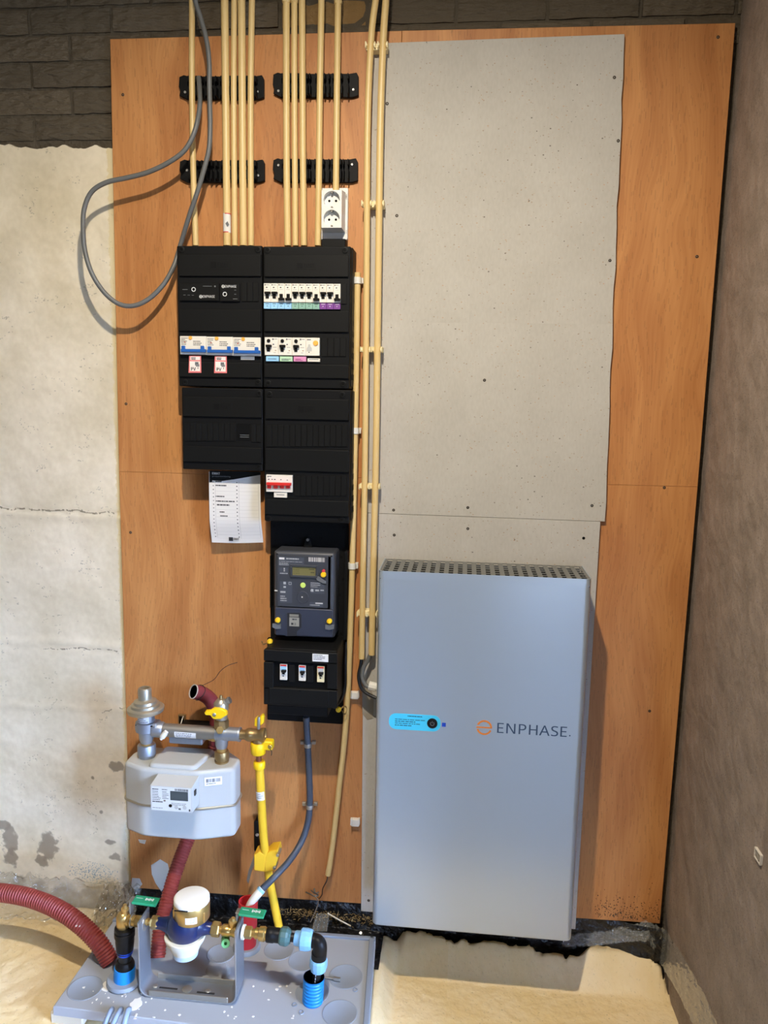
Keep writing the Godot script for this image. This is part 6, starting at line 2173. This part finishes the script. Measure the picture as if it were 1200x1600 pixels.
	seg("coupling", w, 195.2, 1489, 195, 1466, z, [[0, 10], [0.12, 12.2], [0.8, 13.8], [1, 13.8]], M.lever_black, 22)
	seg("blue_seal", w, 195.3, 1489, 195.3, 1483.5, z, [[0, 11.4], [1, 12.6]], M.sticker_blue, 22)
	seg("black_pipe", w, 195.4, 1512, 195.4, 1486, z, [[0, 9.4], [1, 9.4]], M.wire_black, 20)
	seg("cap_ring", w, 195.2, 1514, 195.3, 1500, z, [[0, 14.2], [0.6, 14.2], [0.8, 13], [1, 11], [1, 9.5]], M.lever_black, 26)
	seg("blue_ring", w, 194.4, 1528, 194.8, 1509.5, z, [[0, 15.6], [0.9, 15.6], [1, 15]], M.sleeve_blue, 30)
	seg("base_ring", w, 194, 1533, 194, 1528, z, [[0, 25.5], [0.6, 25.5], [1, 24], [1, 15.5]], M.plate_disc, 36)
	# water meter
	var m := thing("water_meter", "blue water meter with a brass collar and white lid in a steel cradle", "water meter", P(292, 1495, z))
	seg("union_nut", m, 237, 1440.8, 248.5, 1442, z, [[0, 9], [0.2, 9.8], [0.8, 9.8], [1, 9]], M.brass, 6, true)
	seg("inlet_stub", m, 226, 1440, 239, 1441, z, [[0, 4.4], [0.25, 4.4], [0.3, 5.4], [0.5, 5.4], [0.55, 4.4], [1, 4.8]], M.brass, 18)
	var bd := G.new()
	var c := P(290, 1446, z)
	var k := sc(290, 1446, z)
	# bowl: turned body with two drawn-out necks
	bd.lat(c + Vector3(0, -0.052, 0), c + Vector3(0, 0.036, 0), [Vector2(0, 0.012), Vector2(0.04, 0.022), Vector2(0.16, 0.034), Vector2(0.34, 0.044), Vector2(0.55, 0.0485), Vector2(0.78, 0.047), Vector2(0.92, 0.042), Vector2(1, 0.040)], 36)
	bd.lat(P(246, 1441.8, z), P(275, 1446, z), [Vector2(0, 8.6 * k), Vector2(0.2, 8.8 * k), Vector2(0.5, 11 * k), Vector2(0.8, 16 * k), Vector2(1, 20 * k)], 28)
	bd.lat(P(332, 1451, z), P(304, 1447, z), [Vector2(0, 8.6 * k), Vector2(0.2, 9 * k), Vector2(0.5, 12 * k), Vector2(0.8, 17 * k), Vector2(1, 21 * k)], 28)
	obj("body", bd, M.water_blue, m)
	var tc := P(299.5, 1400, z)
	var cc := Vector3(tc.x, 0, tc.z)
	var yb := P(299.5, 1433, z).y
	var cg := G.new()
	var R := 26.8 * k
	cg.lat(cc + Vector3(0, yb, 0), cc + Vector3(0, tc.y - 0.012, 0), [Vector2(0, R * 0.93), Vector2(0.08, R), Vector2(0.95, R), Vector2(1, R * 0.97)], 40)
	obj("brass_collar", cg, M.brass, m)
	var lg := G.new()
	lg.lat(cc + Vector3(0, tc.y - 0.013, 0), cc + Vector3(0, tc.y, 0), [Vector2(0, R * 0.985), Vector2(0.8, R * 0.985), Vector2(0.95, R * 0.95), Vector2(1, R * 0.9), Vector2(1, 0)], 40)
	var lid := obj("lid", lg, M.cap_white, m, "round white hinged lid")
	var ld := G.new()
	ld.box(Vector3(tc.x - 0.012, tc.y - 0.012, tc.z + R * 0.995), Vector3(0.036, 0.003, 0.004), 0.001)
	obj("lid_catch", ld, M.lever_black, lid)
	var bs := G.new()
	var a0 := 0.12
	for i in 6:
		var t0 := lerpf(-0.02, 0.62, i / 6.0)
		var t1 := lerpf(-0.02, 0.62, (i + 1) / 6.0)
		var d0 := Vector3(sin(t0), 0, cos(t0))
		var d1 := Vector3(sin(t1), 0, cos(t1))
		var y0 := yb + 0.012
		var y1 := yb + 0.030
		var rr := R + 0.0006
		bs.tri(cc + d0 * rr + Vector3(0, y0, 0), cc + d1 * rr + Vector3(0, y0, 0), cc + d1 * rr + Vector3(0, y1, 0), d0, d1, d1, Vector2(i / 6.0, 1), Vector2((i + 1) / 6.0, 1), Vector2((i + 1) / 6.0, 0))
		bs.tri(cc + d0 * rr + Vector3(0, y0, 0), cc + d1 * rr + Vector3(0, y1, 0), cc + d0 * rr + Vector3(0, y1, 0), d0, d1, d0, Vector2(i / 6.0, 1), Vector2((i + 1) / 6.0, 0), Vector2(i / 6.0, 0))
	obj("collar_sticker", bs, printed(96, 44, c8(232, 234, 236), [[0.42, 0.12, 0.96, 0.2, c8(150, 160, 175)]] + lines(0.4, 0.3, 0.96, 3, 0.2, 0.08, c8(120, 130, 150), 61)), m)
	for sgn in [-1, 1]:
		var st := G.new()
		st.box(cc + Vector3(sgn * R * 0.86, (yb + tc.y) / 2 - 0.012, R * 0.42), Vector3(0.006, 0.03, 0.012), 0.002)
		obj("collar_lug", st, M.brass, m)
	# cream bottom cap with a pale blue end, hanging under the blue bowl
	var ct := P(289.5, 1459, z)
	var cb := P(289.5, 1492, z)
	var cp := G.new()
	cp.lat(Vector3(ct.x, cb.y + 0.016, z), ct, [Vector2(0, 20 * k), Vector2(0.35, 23.5 * k), Vector2(0.7, 29 * k), Vector2(0.95, 31 * k), Vector2(1, 30.4 * k), Vector2(1, 26 * k)], 34)
	obj("bottom_cap", cp, M.cup_white, m, "cream bottom cap")
	var cf := G.new()
	cf.lat(Vector3(ct.x, cb.y, z), Vector3(ct.x, cb.y + 0.017, z), [Vector2(0, 16.5 * k), Vector2(0.15, 18.5 * k), Vector2(1, 20 * k)], 30)
	obj("cap_end", cf, M.pale_blue, m, "pale blue end of the bottom cap")
	# steel cradle
	var cr := thing("meter_cradle", "galvanised steel U-shaped cradle standing on the grey plate", "bracket", P(296, 1545, 0.42))
	var xl := P(221.5, 1480, z + 0.02).x
	var xr := P(373.5, 1490, z + 0.02).x
	var yt := P(228, 1426, z).y
	var u := PackedVector2Array()
	var th := 0.0045
	var rb := 0.03
	u.append(Vector2(xl, yt))
	for i in 7:
		var a := PI + PI / 2 * i / 6.0
		u.append(Vector2(xl + rb + cos(a) * rb, yp + 0.001 + rb + sin(a) * rb))
	for i in 7:
		var a := -PI / 2 + PI / 2 * i / 6.0
		u.append(Vector2(xr - rb + cos(a) * rb, yp + 0.001 + rb + sin(a) * rb))
	u.append(Vector2(xr, yt))
	u.append(Vector2(xr - th, yt))
	for i in 7:
		var a := -PI / 2 * i / 6.0
		u.append(Vector2(xr - rb + cos(a) * (rb - th), yp + 0.001 + rb + sin(a) * (rb - th)))
	for i in 7:
		var a := -PI / 2 - PI / 2 * i / 6.0
		u.append(Vector2(xl + rb + cos(a) * (rb - th), yp + 0.001 + rb + sin(a) * (rb - th)))
	u.append(Vector2(xl + th, yt))
	var ug := G.new()
	ug.prism(u, 0.355, 0.425, 0.001)
	obj("u_frame", ug, M.galvanised, cr)
	for zz in [0.357, 0.421]:
		var rg := G.new()
		rg.box(Vector3((xl + xr) / 2, yp + 0.012, zz), Vector3(xr - xl - 0.05, 0.016, 0.004), 0.0015)
		obj("rolled_edge", rg, M.steel, cr)
	for q2 in [[257.0, 285.0, 0.3925], [318.0, 345.0, 0.396]]:
		var a := PY(q2[0], 1528, yp + 0.006)
		var b := PY(q2[1], 1530, yp + 0.006)
		var ss := G.new()
		ss.box(Vector3((a.x + b.x) / 2, yp + 0.0062, q2[2]), Vector3(b.x - a.x, 0.002, 0.004), 0.0)
		obj("slot", ss, M.ink_dark, cr)
	for q2 in [[252.0, 1524.0, 0.007], [301.0, 1528.0, 0.013], [333.0, 1531.0, 0.007]]:
		var a := PY(q2[0], q2[1], yp + 0.006)
		var bt := G.new()
		bt.lat(Vector3(a.x, yp + 0.005, 0.39), Vector3(a.x, yp + 0.010, 0.39), [Vector2(0, q2[2]), Vector2(0.7, q2[2]), Vector2(1, q2[2] * 0.7), Vector2(1, 0)], 16)
		obj("bolt", bt, M.steel, cr)
	for sgn in 2: # ring ends where the line passes the arms
		var rx: float = 226.5 if sgn == 0 else 373.5
		var rgg := G.new()
		var ca := P(rx, 1440 if sgn == 0 else 1455, z)
		rgg.lat(ca - Vector3(0.003, 0, 0), ca + Vector3(0.003, 0, 0), [Vector2(0, 0.014), Vector2(0, 0.0225), Vector2(0.2, 0.0235), Vector2(0.8, 0.0235), Vector2(1, 0.0225), Vector2(1, 0.014)], 26, false, false)
		obj("ring_end", rgg, M.steel, cr)
	# outlet side
	var v := thing("water_valve", "row of brass nuts and valve between the blue water meter and the black coupling", "valve", P(375, 1465, z))
	seg("union_nut", v, 331, 1451, 344, 1452.6, z, [[0, 10], [0.15, 11], [0.85, 11], [1, 10]], M.brass, 6, true)
	seg("valve_body", v, 343, 1452.5, 369, 1455, z, [[0, 6], [0.15, 6], [0.2, 8.4], [0.35, 9], [0.6, 9], [0.65, 8], [0.8, 8], [0.85, 9], [1, 9]], M.brass, 22)
	seg("valve_stem", v, 362.5, 1450, 364.5, 1434, z, [[0, 5], [0.4, 5], [0.45, 6.6], [0.7, 6.6], [0.75, 4], [1, 3]], M.brass, 14)
	seg("white_washer", v, 379, 1456, 382.5, 1456.4, z, [[0, 11], [1, 11]], M.cap_white, 24)
	seg("hex_nut", v, 382.5, 1456.5, 394, 1457.6, z, [[0, 8], [0.1, 9.2], [0.9, 9.2], [1, 8]], M.brass, 6, true)
	seg("brass_barrel", v, 393, 1457.5, 418.5, 1460, z, [[0, 6], [0.2, 6.4], [0.25, 8.2], [0.45, 8.2], [0.5, 10.4], [0.8, 11], [0.85, 9.6], [1, 9.6]], M.brass, 22)
	var dv := thing("drain_valve", "small pale green drain knob hanging under the brass valve", "valve", P(352, 1482, z + .01))
	seg("knob", dv, 352, 1474, 352.5, 1462, z, [[0, 5], [0.2, 6.4], [0.7, 6.4], [0.9, 4], [1, 4]], M.green_valve, 10)
	var ko := G.new()
	ko.lat(P(352.5, 1473, z - 0.006), P(352.5, 1474.5, z + 0.022), [Vector2(0, 0.010), Vector2(0.9, 0.0115), Vector2(1, 0.0105), Vector2(1, 0.004), Vector2(0.6, 0.004), Vector2(0.6, 0)], 16)
	obj("spout", ko, M.green_valve, dv)
	# two flat levers in green sleeves
	for q2 in [[205.5, 1432.0, 205.0, 1404.5, 209.0, 246.5, 1399.8, 1412.6, "left", "brass elbow"], [371.5, 1452.0, 371.0, 1423.0, 374.5, 414.0, 1417.0, 1428.5, "right", "red sleeve"]]:
		var l := thing("valve_lever", "flat steel valve lever in a green sleeve beside the %s" % q2[9], "lever", P(q2[0], q2[1], z), "green sleeved valve levers")
		var sg := G.new()
		var a := P(q2[2], q2[3], z - 0.012)
		var b := P(q2[0], q2[1], z - 0.004)
		sg.box(Vector3(a.x, (a.y + b.y) / 2, z - 0.012), Vector3(0.004, absf(a.y - b.y), 0.022), 0.001)
		obj("shank", sg, M.steel_dull, l)
		var tg := G.new()
		var x0 := P(q2[4], q2[6], z - 0.012).x
		var x1 := P(q2[5], q2[6], z - 0.012).x
		tg.box(Vector3((a.x + x0) / 2 + 0.002, a.y - 0.001, z - 0.012), Vector3(x0 - a.x + 0.01, 0.004, 0.022), 0.001)
		obj("blade", tg, M.steel_dull, l)
		var sv := G.new()
		sv.T = Transform3D(Basis(Vector3(0, 0, 1), -0.05), Vector3(x0, a.y - 0.001, z - 0.012))
		sv.box(Vector3((x1 - x0) / 2, 0, 0), Vector3(x1 - x0, 0.007, 0.032), 0.0015)
		var so2 := obj("green_sleeve", sv, M.green_tag, l)
		var pr := G.new()
		pr.T = sv.T
		for i in 5: pr.box(Vector3((x1 - x0) * (0.5 + 0.07 * i), 0.0036, -0.003), Vector3(0.0035, 0.0004, 0.010 if i % 2 == 0 else 0.006), 0.0)
		pr.box(Vector3((x1 - x0) * 0.22, 0.0036, -0.004), Vector3(0.018, 0.0004, 0.0014), 0.0)
		obj("print", pr, M.ink_white, so2)
	# plastic outlet: couplings, elbow and pipe into the blue sleeve
	var p := thing("water_outlet", "black and light blue plastic coupling and elbow leading down into the blue sleeve", "pipe coupling", P(496, 1540, z))
	seg("black_coupling", p, 417, 1459.8, 439, 1462, z, [[0, 10.6], [0.08, 11.6], [0.5, 11.6], [0.55, 10.8], [1, 11]], M.lever_black, 24)
	seg("green_nut", p, 437.5, 1462, 454.5, 1464.5, z, [[0, 12], [0.15, 13.6], [0.6, 14], [0.8, 12.4], [1, 9]], M.green_nut, 12, true)
	seg("black_stub", p, 452, 1464.2, 463, 1465.6, z, [[0, 6.6], [1, 6.6]], M.wire_black, 18)
	seg("blue_insert", p, 460.5, 1465.4, 471, 1466.8, z, [[0, 10], [0.2, 10.8], [1, 11.4]], M.light_blue, 24)
	seg("blue_nut", p, 469.5, 1466.8, 488, 1469, z, [[0, 14.2], [0.1, 16], [0.5, 16.2], [0.85, 15.2], [1, 13.4]], M.light_blue, 14, true)
	var eg := G.new()
	eg.tube(spline([P(484, 1468.5, z), P(492, 1469.8, z), P(498, 1473.5, z + .004), P(500, 1482, z + .006), P(498.5, 1496, z + .006)], 0.003), 10.6 * k, 22)
	obj("elbow", eg, M.lever_black, p)
	seg("collar", p, 498, 1500, 498.8, 1488, z + .006, [[0, 11], [0.3, 11.8], [1, 11.8]], M.lever_black, 22)
	seg("lower_blue_nut", p, 497, 1517, 498, 1497, z + .006, [[0, 9.6], [0.1, 12], [0.35, 12.6], [0.4, 13.8], [0.85, 13.8], [1, 12.6]], M.light_blue, 14, true)
	seg("black_pipe", p, 493, 1545, 496.5, 1512, z + .004, [[0, 6.4], [1, 6.4]], M.wire_black, 18)
	var stp := G.new()
	for i in 4: stp.box(P(494.6 - 0.5 * i, 1519.5 + 5.2 * i, z + .004) + Vector3(0, 0, 6.5 * k), Vector3(0.0016, 0.006, 0.001), 0.0)
	obj("print", stp, M.ink_white, p)
	var sl := thing("blue_sleeve", "bright blue ribbed sleeve standing up from the grey plate", "pipe sleeve", P(488, 1562, z))
	var sb := G.new()
	var s1 := P(490.5, 1526, z + .002)
	var s0 := P(488.5, 1556, z + .002)
	s0.y = yp - 0.004
	sb.tube(spline([s0, s0.lerp(s1, 0.5), s1], 0.0015), 15.3 * k, 28, false, 0.035, 0.0095)
	obj("ribbed_tube", sb, M.sleeve_blue, sl)
	var si := G.new()
	si.lat(s0, s1, [Vector2(0, 0.0), Vector2(0.01, 13.2 * k), Vector2(1, 13.2 * k), Vector2(1, 15.6 * k)], 28, false, false)
	for i in si.n.size(): si.n[i] = -si.n[i]
	obj("bore", si, M.sleeve_blue, sl)
	# loose plastic: crumpled dust cap behind, steel bolt beside the sleeve
	var bo := thing("loose_bolt", "small steel bolt lying beside the bright blue ribbed sleeve", "bolt", PY(519, 1530, yp))
	var bg := G.new()
	var b0 := PY(505, 1527, yp + 0.006)
	var b1 := PY(532, 1531, yp + 0.006)
	bg.rod(b0, b0.lerp(b1, 0.6), 0.003, 10)
	bg.nut(b0.lerp(b1, 0.6), b1, 0.006, 6)
	obj("bolt", bg, M.steel_dull, bo)
	var rs := thing("red_sleeve", "red plastic sleeve pipe standing behind the brass valve", "pipe sleeve", P(386, 1480, 0.2))
	var r1 := P(388, 1407.5, 0.205)
	var r0 := P(385.5, 1483, 0.205)
	var rk := sc(387, 1440, 0.2)
	r0.y = yp - 0.01
	var rg2 := G.new()
	rg2.lat(r0, r1, [Vector2(0, 14.0 * rk), Vector2(1, 14.6 * rk), Vector2(1, 12.6 * rk), Vector2(0.1, 12.2 * rk), Vector2(0.1, 0.0)], 32, false, false)
	obj("tube", rg2, M.sleeve_red, rs)
	var rc := G.new()
	rc.lat(Vector3(r0.x, yp, r0.z), Vector3(r0.x, yp + 0.012, r0.z), [Vector2(0, 21 * rk), Vector2(0.6, 21 * rk), Vector2(1, 19 * rk), Vector2(1, 14 * rk)], 32)
	obj("base_collar", rc, M.plate_disc, rs)
	# left ribbed hose
	var h := thing("ribbed_hose", "thick red ribbed hose arching in from the left edge onto the grey plate", "hose", PY(170, 1492, yp))
	var hg := G.new()
	hg.tube(spline(pp([[-60, 1391, .22], [-20, 1393, .23], [25, 1398, .24], [62, 1408, .25], [100, 1426, .27], [132, 1450, .29], [156, 1476, .305], [172, 1503, .315]]), 0.0012), 0.0245, 28, true, 0.055, 0.0082)
	obj("ribbed_tube", hg, M.hose_red, h)
	var ps := G.new()
	ps.box(P(122, 1449, .305) + Vector3(0, 0.004, 0), Vector3(0.018, 0.008, 0.006), 0.003)
	obj("paint_spot", ps, M.paint_splash, h)


func crumple(nm: String, label: String, cat: String, f: Callable, nu: int, nv: int, m: Material) -> void:
	var g := G.new()
	g.sheet(nu, nv, f)
	var o := obj(nm, g, m)
	tag(o, label, cat)

func small_things() -> void:
	var n := noise(201, 7.0, 4)
	var n2 := noise(202, 24.0, 3)
	var n3 := noise(203, 30.0, 1)
	# crumpled film at the foot of the plaster
	var a := P(62, 1376, 0.03)
	var b := P(214, 1402, 0.03)
	crumple("crumpled_film", "crumpled clear plastic film at the foot of the plastered wall, above the red hose", "plastic film", func(u, v):
		var x: float = lerpf(P(-40, 1400, 0.03).x, b.x + 0.01, u)
		var s: float = 1.0 - v
		var top: float = lerpf(0.075, 0.065, u) + 0.02 * n.get_noise_1d(x * 4.0)
		var p := Vector3(x, lerpf(top, -0.005, smoothstep(0.0, 0.75, s)), lerpf(0.022, 0.13 + 0.03 * n.get_noise_1d(x * 2.0 + 30.0), smoothstep(0.2, 1.0, s)))
		var d: float = n.get_noise_2d(x * 1.4, s * 0.5)
		var e: float = n2.get_noise_2d(x * 1.6, s * 0.6)
		return p + Vector3(0.004 * e, 0.014 * absf(d) + 0.006 * e, 0.012 * d + 0.007 * e), 110, 34, M.cloudy_film)
	crumple("wadded_film", "brownish shiny wad of plastic film beside the brass elbow", "plastic film", func(u, v):
		var x: float = lerpf(P(150, 1420, 0.1).x, P(203, 1420, 0.1).x, u)
		var s: float = 1.0 - v
		var p := Vector3(x, lerpf(0.066, -0.008, s) + 0.012 * sin(u * PI), lerpf(0.05, 0.15, s))
		var d: float = absf(n3.get_noise_2d(x * 1.3, s * 0.13 + 3.0))
		var e: float = absf(n3.get_noise_2d(x * 0.7 + s * 0.1, s * 0.08))
		return p + Vector3(0.008 * d, 0.030 * d + 0.012 * e, 0.026 * e - 0.018 * d), 60, 40, M.gold_film)
	# clear film along the right-hand corner, over the wall foot
	var l0 := [P(880, 1480, .05), P(925, 1478, .05), P(975, 1472, .05), P(1015, 1470, .06), PX(1030, 1500, 0.622), PX(1058, 1548, 0.618), PX(1086, 1604, 0.614), PX(1112, 1655, 0.612)]
	var l1 := [P(880, 1462, .026), P(925, 1458, .026), P(965, 1450, .026), P(1012, 1439, .026), PX(1040, 1452, 0.630), PX(1072, 1500, 0.630), PX(1104, 1560, 0.629), PX(1140, 1640, 0.628)]
	var lerpl := func(L: Array, u: float) -> Vector3:
		var x := u * (L.size() - 1)
		var i := mini(int(x), L.size() - 2)
		return (L[i] as Vector3).lerp(L[i + 1], x - i)
	crumple("corner_film", "clear plastic film lapping up the wall foot in the right-hand corner", "plastic film", func(u, v):
		var p: Vector3 = (lerpl.call(l0, u) as Vector3).lerp(lerpl.call(l1, u), v)
		var d: float = n2.get_noise_2d(u * 1.7, v * 0.25)
		return p + Vector3(-0.007 * absf(d), 0.006 * n.get_noise_2d(u * 3.0, v * 0.6), 0.010 * d), 120, 16, M.clear_film)
	crumple("floor_film", "clear plastic film edge lying on the dusty screed left of the battery shadow", "plastic film", func(u, v):
		var p := PY(lerpf(590, 668, u), lerpf(1492, 1454, v) + 6.0 * u, -0.078)
		return p + Vector3(0, 0.010 * absf(n2.get_noise_2d(u * 0.7, v * 0.4)), 0), 40, 20, M.clear_film)
	# crumpled dust sheet behind the cradle
	crumple("dust_cover", "crumpled clear plastic cover between the blue meter and the brass valve", "plastic cover", func(u, v):
		var ang: float = lerpf(PI * 1.05, -0.05 * PI, u)
		var c := P(341, 1490, 0.31)
		var r: float = lerpf(0.036, 0.018, v)
		var d: float = n2.get_noise_2d(u * 0.5, v * 0.5)
		return Vector3(c.x - cos(PI - ang) * r, lerpf(0.034, 0.075, v) + 0.004 * d, c.z + sin(ang) * r * 0.8 + 0.005 * d), 30, 16, M.cloudy_film)
	# pale fibres and crumbs on the black membrane
	var fb := G.new()
	for k in 420:
		var x := rng.randf_range(425, 590)
		var y := 1418 + (x - 425) * 0.10 + rng.randf_range(-3, 9) * (1.0 if rng.randf() < 0.8 else 1.8)
		var p := P(x, y, 0.034) + Vector3(0, 0, rng.randf_range(0, 0.006))
		var d := Vector3(rng.randf_range(-1, 1), rng.randf_range(-0.6, 0.6), rng.randf_range(-0.4, 0.4)).normalized() * rng.randf_range(0.002, 0.009)
		fb.rod(p, p + d, rng.randf_range(0.0004, 0.0011), 4)
	var fo := obj("fibre_litter", fb, M.fibre)
	tag(fo, "pale fibre crumbs scattered on the black membrane under the board", "litter")
	fo.set_meta("kind", "stuff")
	# broken screed lumps at the ragged edge
	var lum := [[935, 1484, 13, 9], [876, 1479, 11, 8], [858, 1484, 8, 6], [910, 1492, 9, 5], [700, 1474, 9, 6], [660, 1464, 10, 6]]
	for i in lum.size():
		var q: Array = lum[i]
		var c := PY(q[0], q[1], -0.075)
		var k := sc(q[0], q[1], c.z)
		var g := G.new()
		var sd := float(i) * 13.0
		g.sheet(14, 9, func(u, v):
			var th: float = u * TAU
			var ph: float = (v - 0.5) * PI
			var d := Vector3(cos(ph) * sin(th), sin(ph), cos(ph) * cos(th))
			var r: float = 1.0 + 0.45 * n.get_noise_3d(d.x * 0.12 + sd, d.y * 0.12, d.z * 0.12)
			return c + Vector3(d.x * q[2] * k, d.y * q[3] * k, d.z * q[2] * k * 0.8) * r)
		var o := obj("screed_lump", g, M.screed)
		tag(o, "broken screed lump %s" % ["beside the clear film right of the battery, largest", "under the battery's right end, pale and round", "small, left of the pale round one under the battery", "flat, in front of the dark trench near the right corner", "under the battery's left half", "at the far left end of the trench under the battery"][i], "rubble", "broken screed lumps")
	# twisted tie, strap and thin steel things below the bent conduit
	var tt := thing("twisted_tie", "rusty twisted wire tie with a tail at the foot of the board", "wire", P(493, 1402, 0.03))
	var tg := G.new()
	tg.tube(spline(pp([[478, 1394, .03], [485, 1397, .04], [491, 1400, .045], [497, 1399, .04], [492, 1394, .05], [491, 1388, .045]]), 0.003), 0.0024, 7)
	tg.tube(spline(pp([[486, 1391, .035], [492, 1396, .045], [498, 1394, .035]]), 0.003), 0.002, 7)
	tg.tube(spline(pp([[492, 1400, .045], [497, 1407, .05], [496, 1415, .055], [491, 1428, .07], [485, 1441, .09]]), 0.003), 0.0016, 7)
	obj("wires", tg, M.rust_tie, tt)
	var sp := thing("ribbed_strap", "translucent grey ribbed plastic strap leaning behind the black elbow", "strap", P(498, 1455, 0.11))
	var s0 := P(486, 1455, 0.12)
	var s1 := P(511, 1455.5, 0.12)
	var s2 := P(515, 1428, 0.06)
	var s3 := P(494, 1427, 0.06)
	var sg := G.new()
	sg.sheet(28, 6, func(u, v):
		var p: Vector3 = s0.lerp(s1, u).lerp(s3.lerp(s2, u), v)
		return p + Vector3(0, 0.003, 0.004) * sin(u * PI * 7.0))
	obj("strip", sg, M.cloudy_film, sp)
	var bt := thing("loose_screw", "pale screw head lying on the black membrane left of the battery", "screw", P(563.5, 1458, 0.1))
	var bg := G.new()
	bg.lat(P(563.5, 1459, .10), P(563.5, 1457.5, .104), [Vector2(0, 0.0055), Vector2(0.7, 0.0055), Vector2(1, 0.004), Vector2(1, 0.0)], 12)
	obj("head", bg, M.screw_light, bt)
	var ch := thing("wood_splinter", "pale wood splinter lying on the black membrane below the board's edge", "splinter", P(520, 1431, 0.06))
	var cg := G.new()
	cg.tube(PackedVector3Array([P(512, 1427, .05), P(522, 1433, .06), P(533, 1439, .065), P(548, 1447, .07)]), 0.0022, 5)
	obj("splinter", cg, M.foam_cream, ch)
	# small pale cover plate on the right-hand wall
	var xw := 0.640 + (0.66 - 0.08) * 0.0089
	var d0: Vector3 = B * Vector3((1183.0 - 600.0) / FOC, -(1331.0 - 800.0) / FOC, -1.0)
	var hit := CAM + d0 * ((xw - CAM.x) / d0.x)
	var wp := thing("wall_box", "small metal-edged recess box low on the dark right-hand wall", "wall box", hit)
	var wg := G.new()
	for q in [[0.0, 0.0, 0.034, 0.003], [0.0, 0.020, 0.034, 0.003]]:
		wg.box(hit + Vector3(-0.003, q[1] - 0.010, 0.016), Vector3(0.006, q[3], q[2]), 0.0005)
	for zz in [0.0, 0.032]: wg.box(hit + Vector3(-0.003, 0.0, zz), Vector3(0.006, 0.02, 0.003), 0.0005)
	obj("rim", wg, M.smear_white, wp)
	var wi := G.new()
	wi.box(hit + Vector3(-0.001, 0, 0.016), Vector3(0.006, 0.018, 0.03), 0.0)
	obj("recess", wi, M.cement, wp)
	var wx := G.new()
	wx.T = Transform3D(Basis(Vector3(1, 0, 0), 0.5), hit + Vector3(-0.0045, 0, 0.014))
	wx.box(Vector3.ZERO, Vector3(0.003, 0.003, 0.024), 0.0005)
	obj("cross_bar", wx, M.steel_dull, wp)
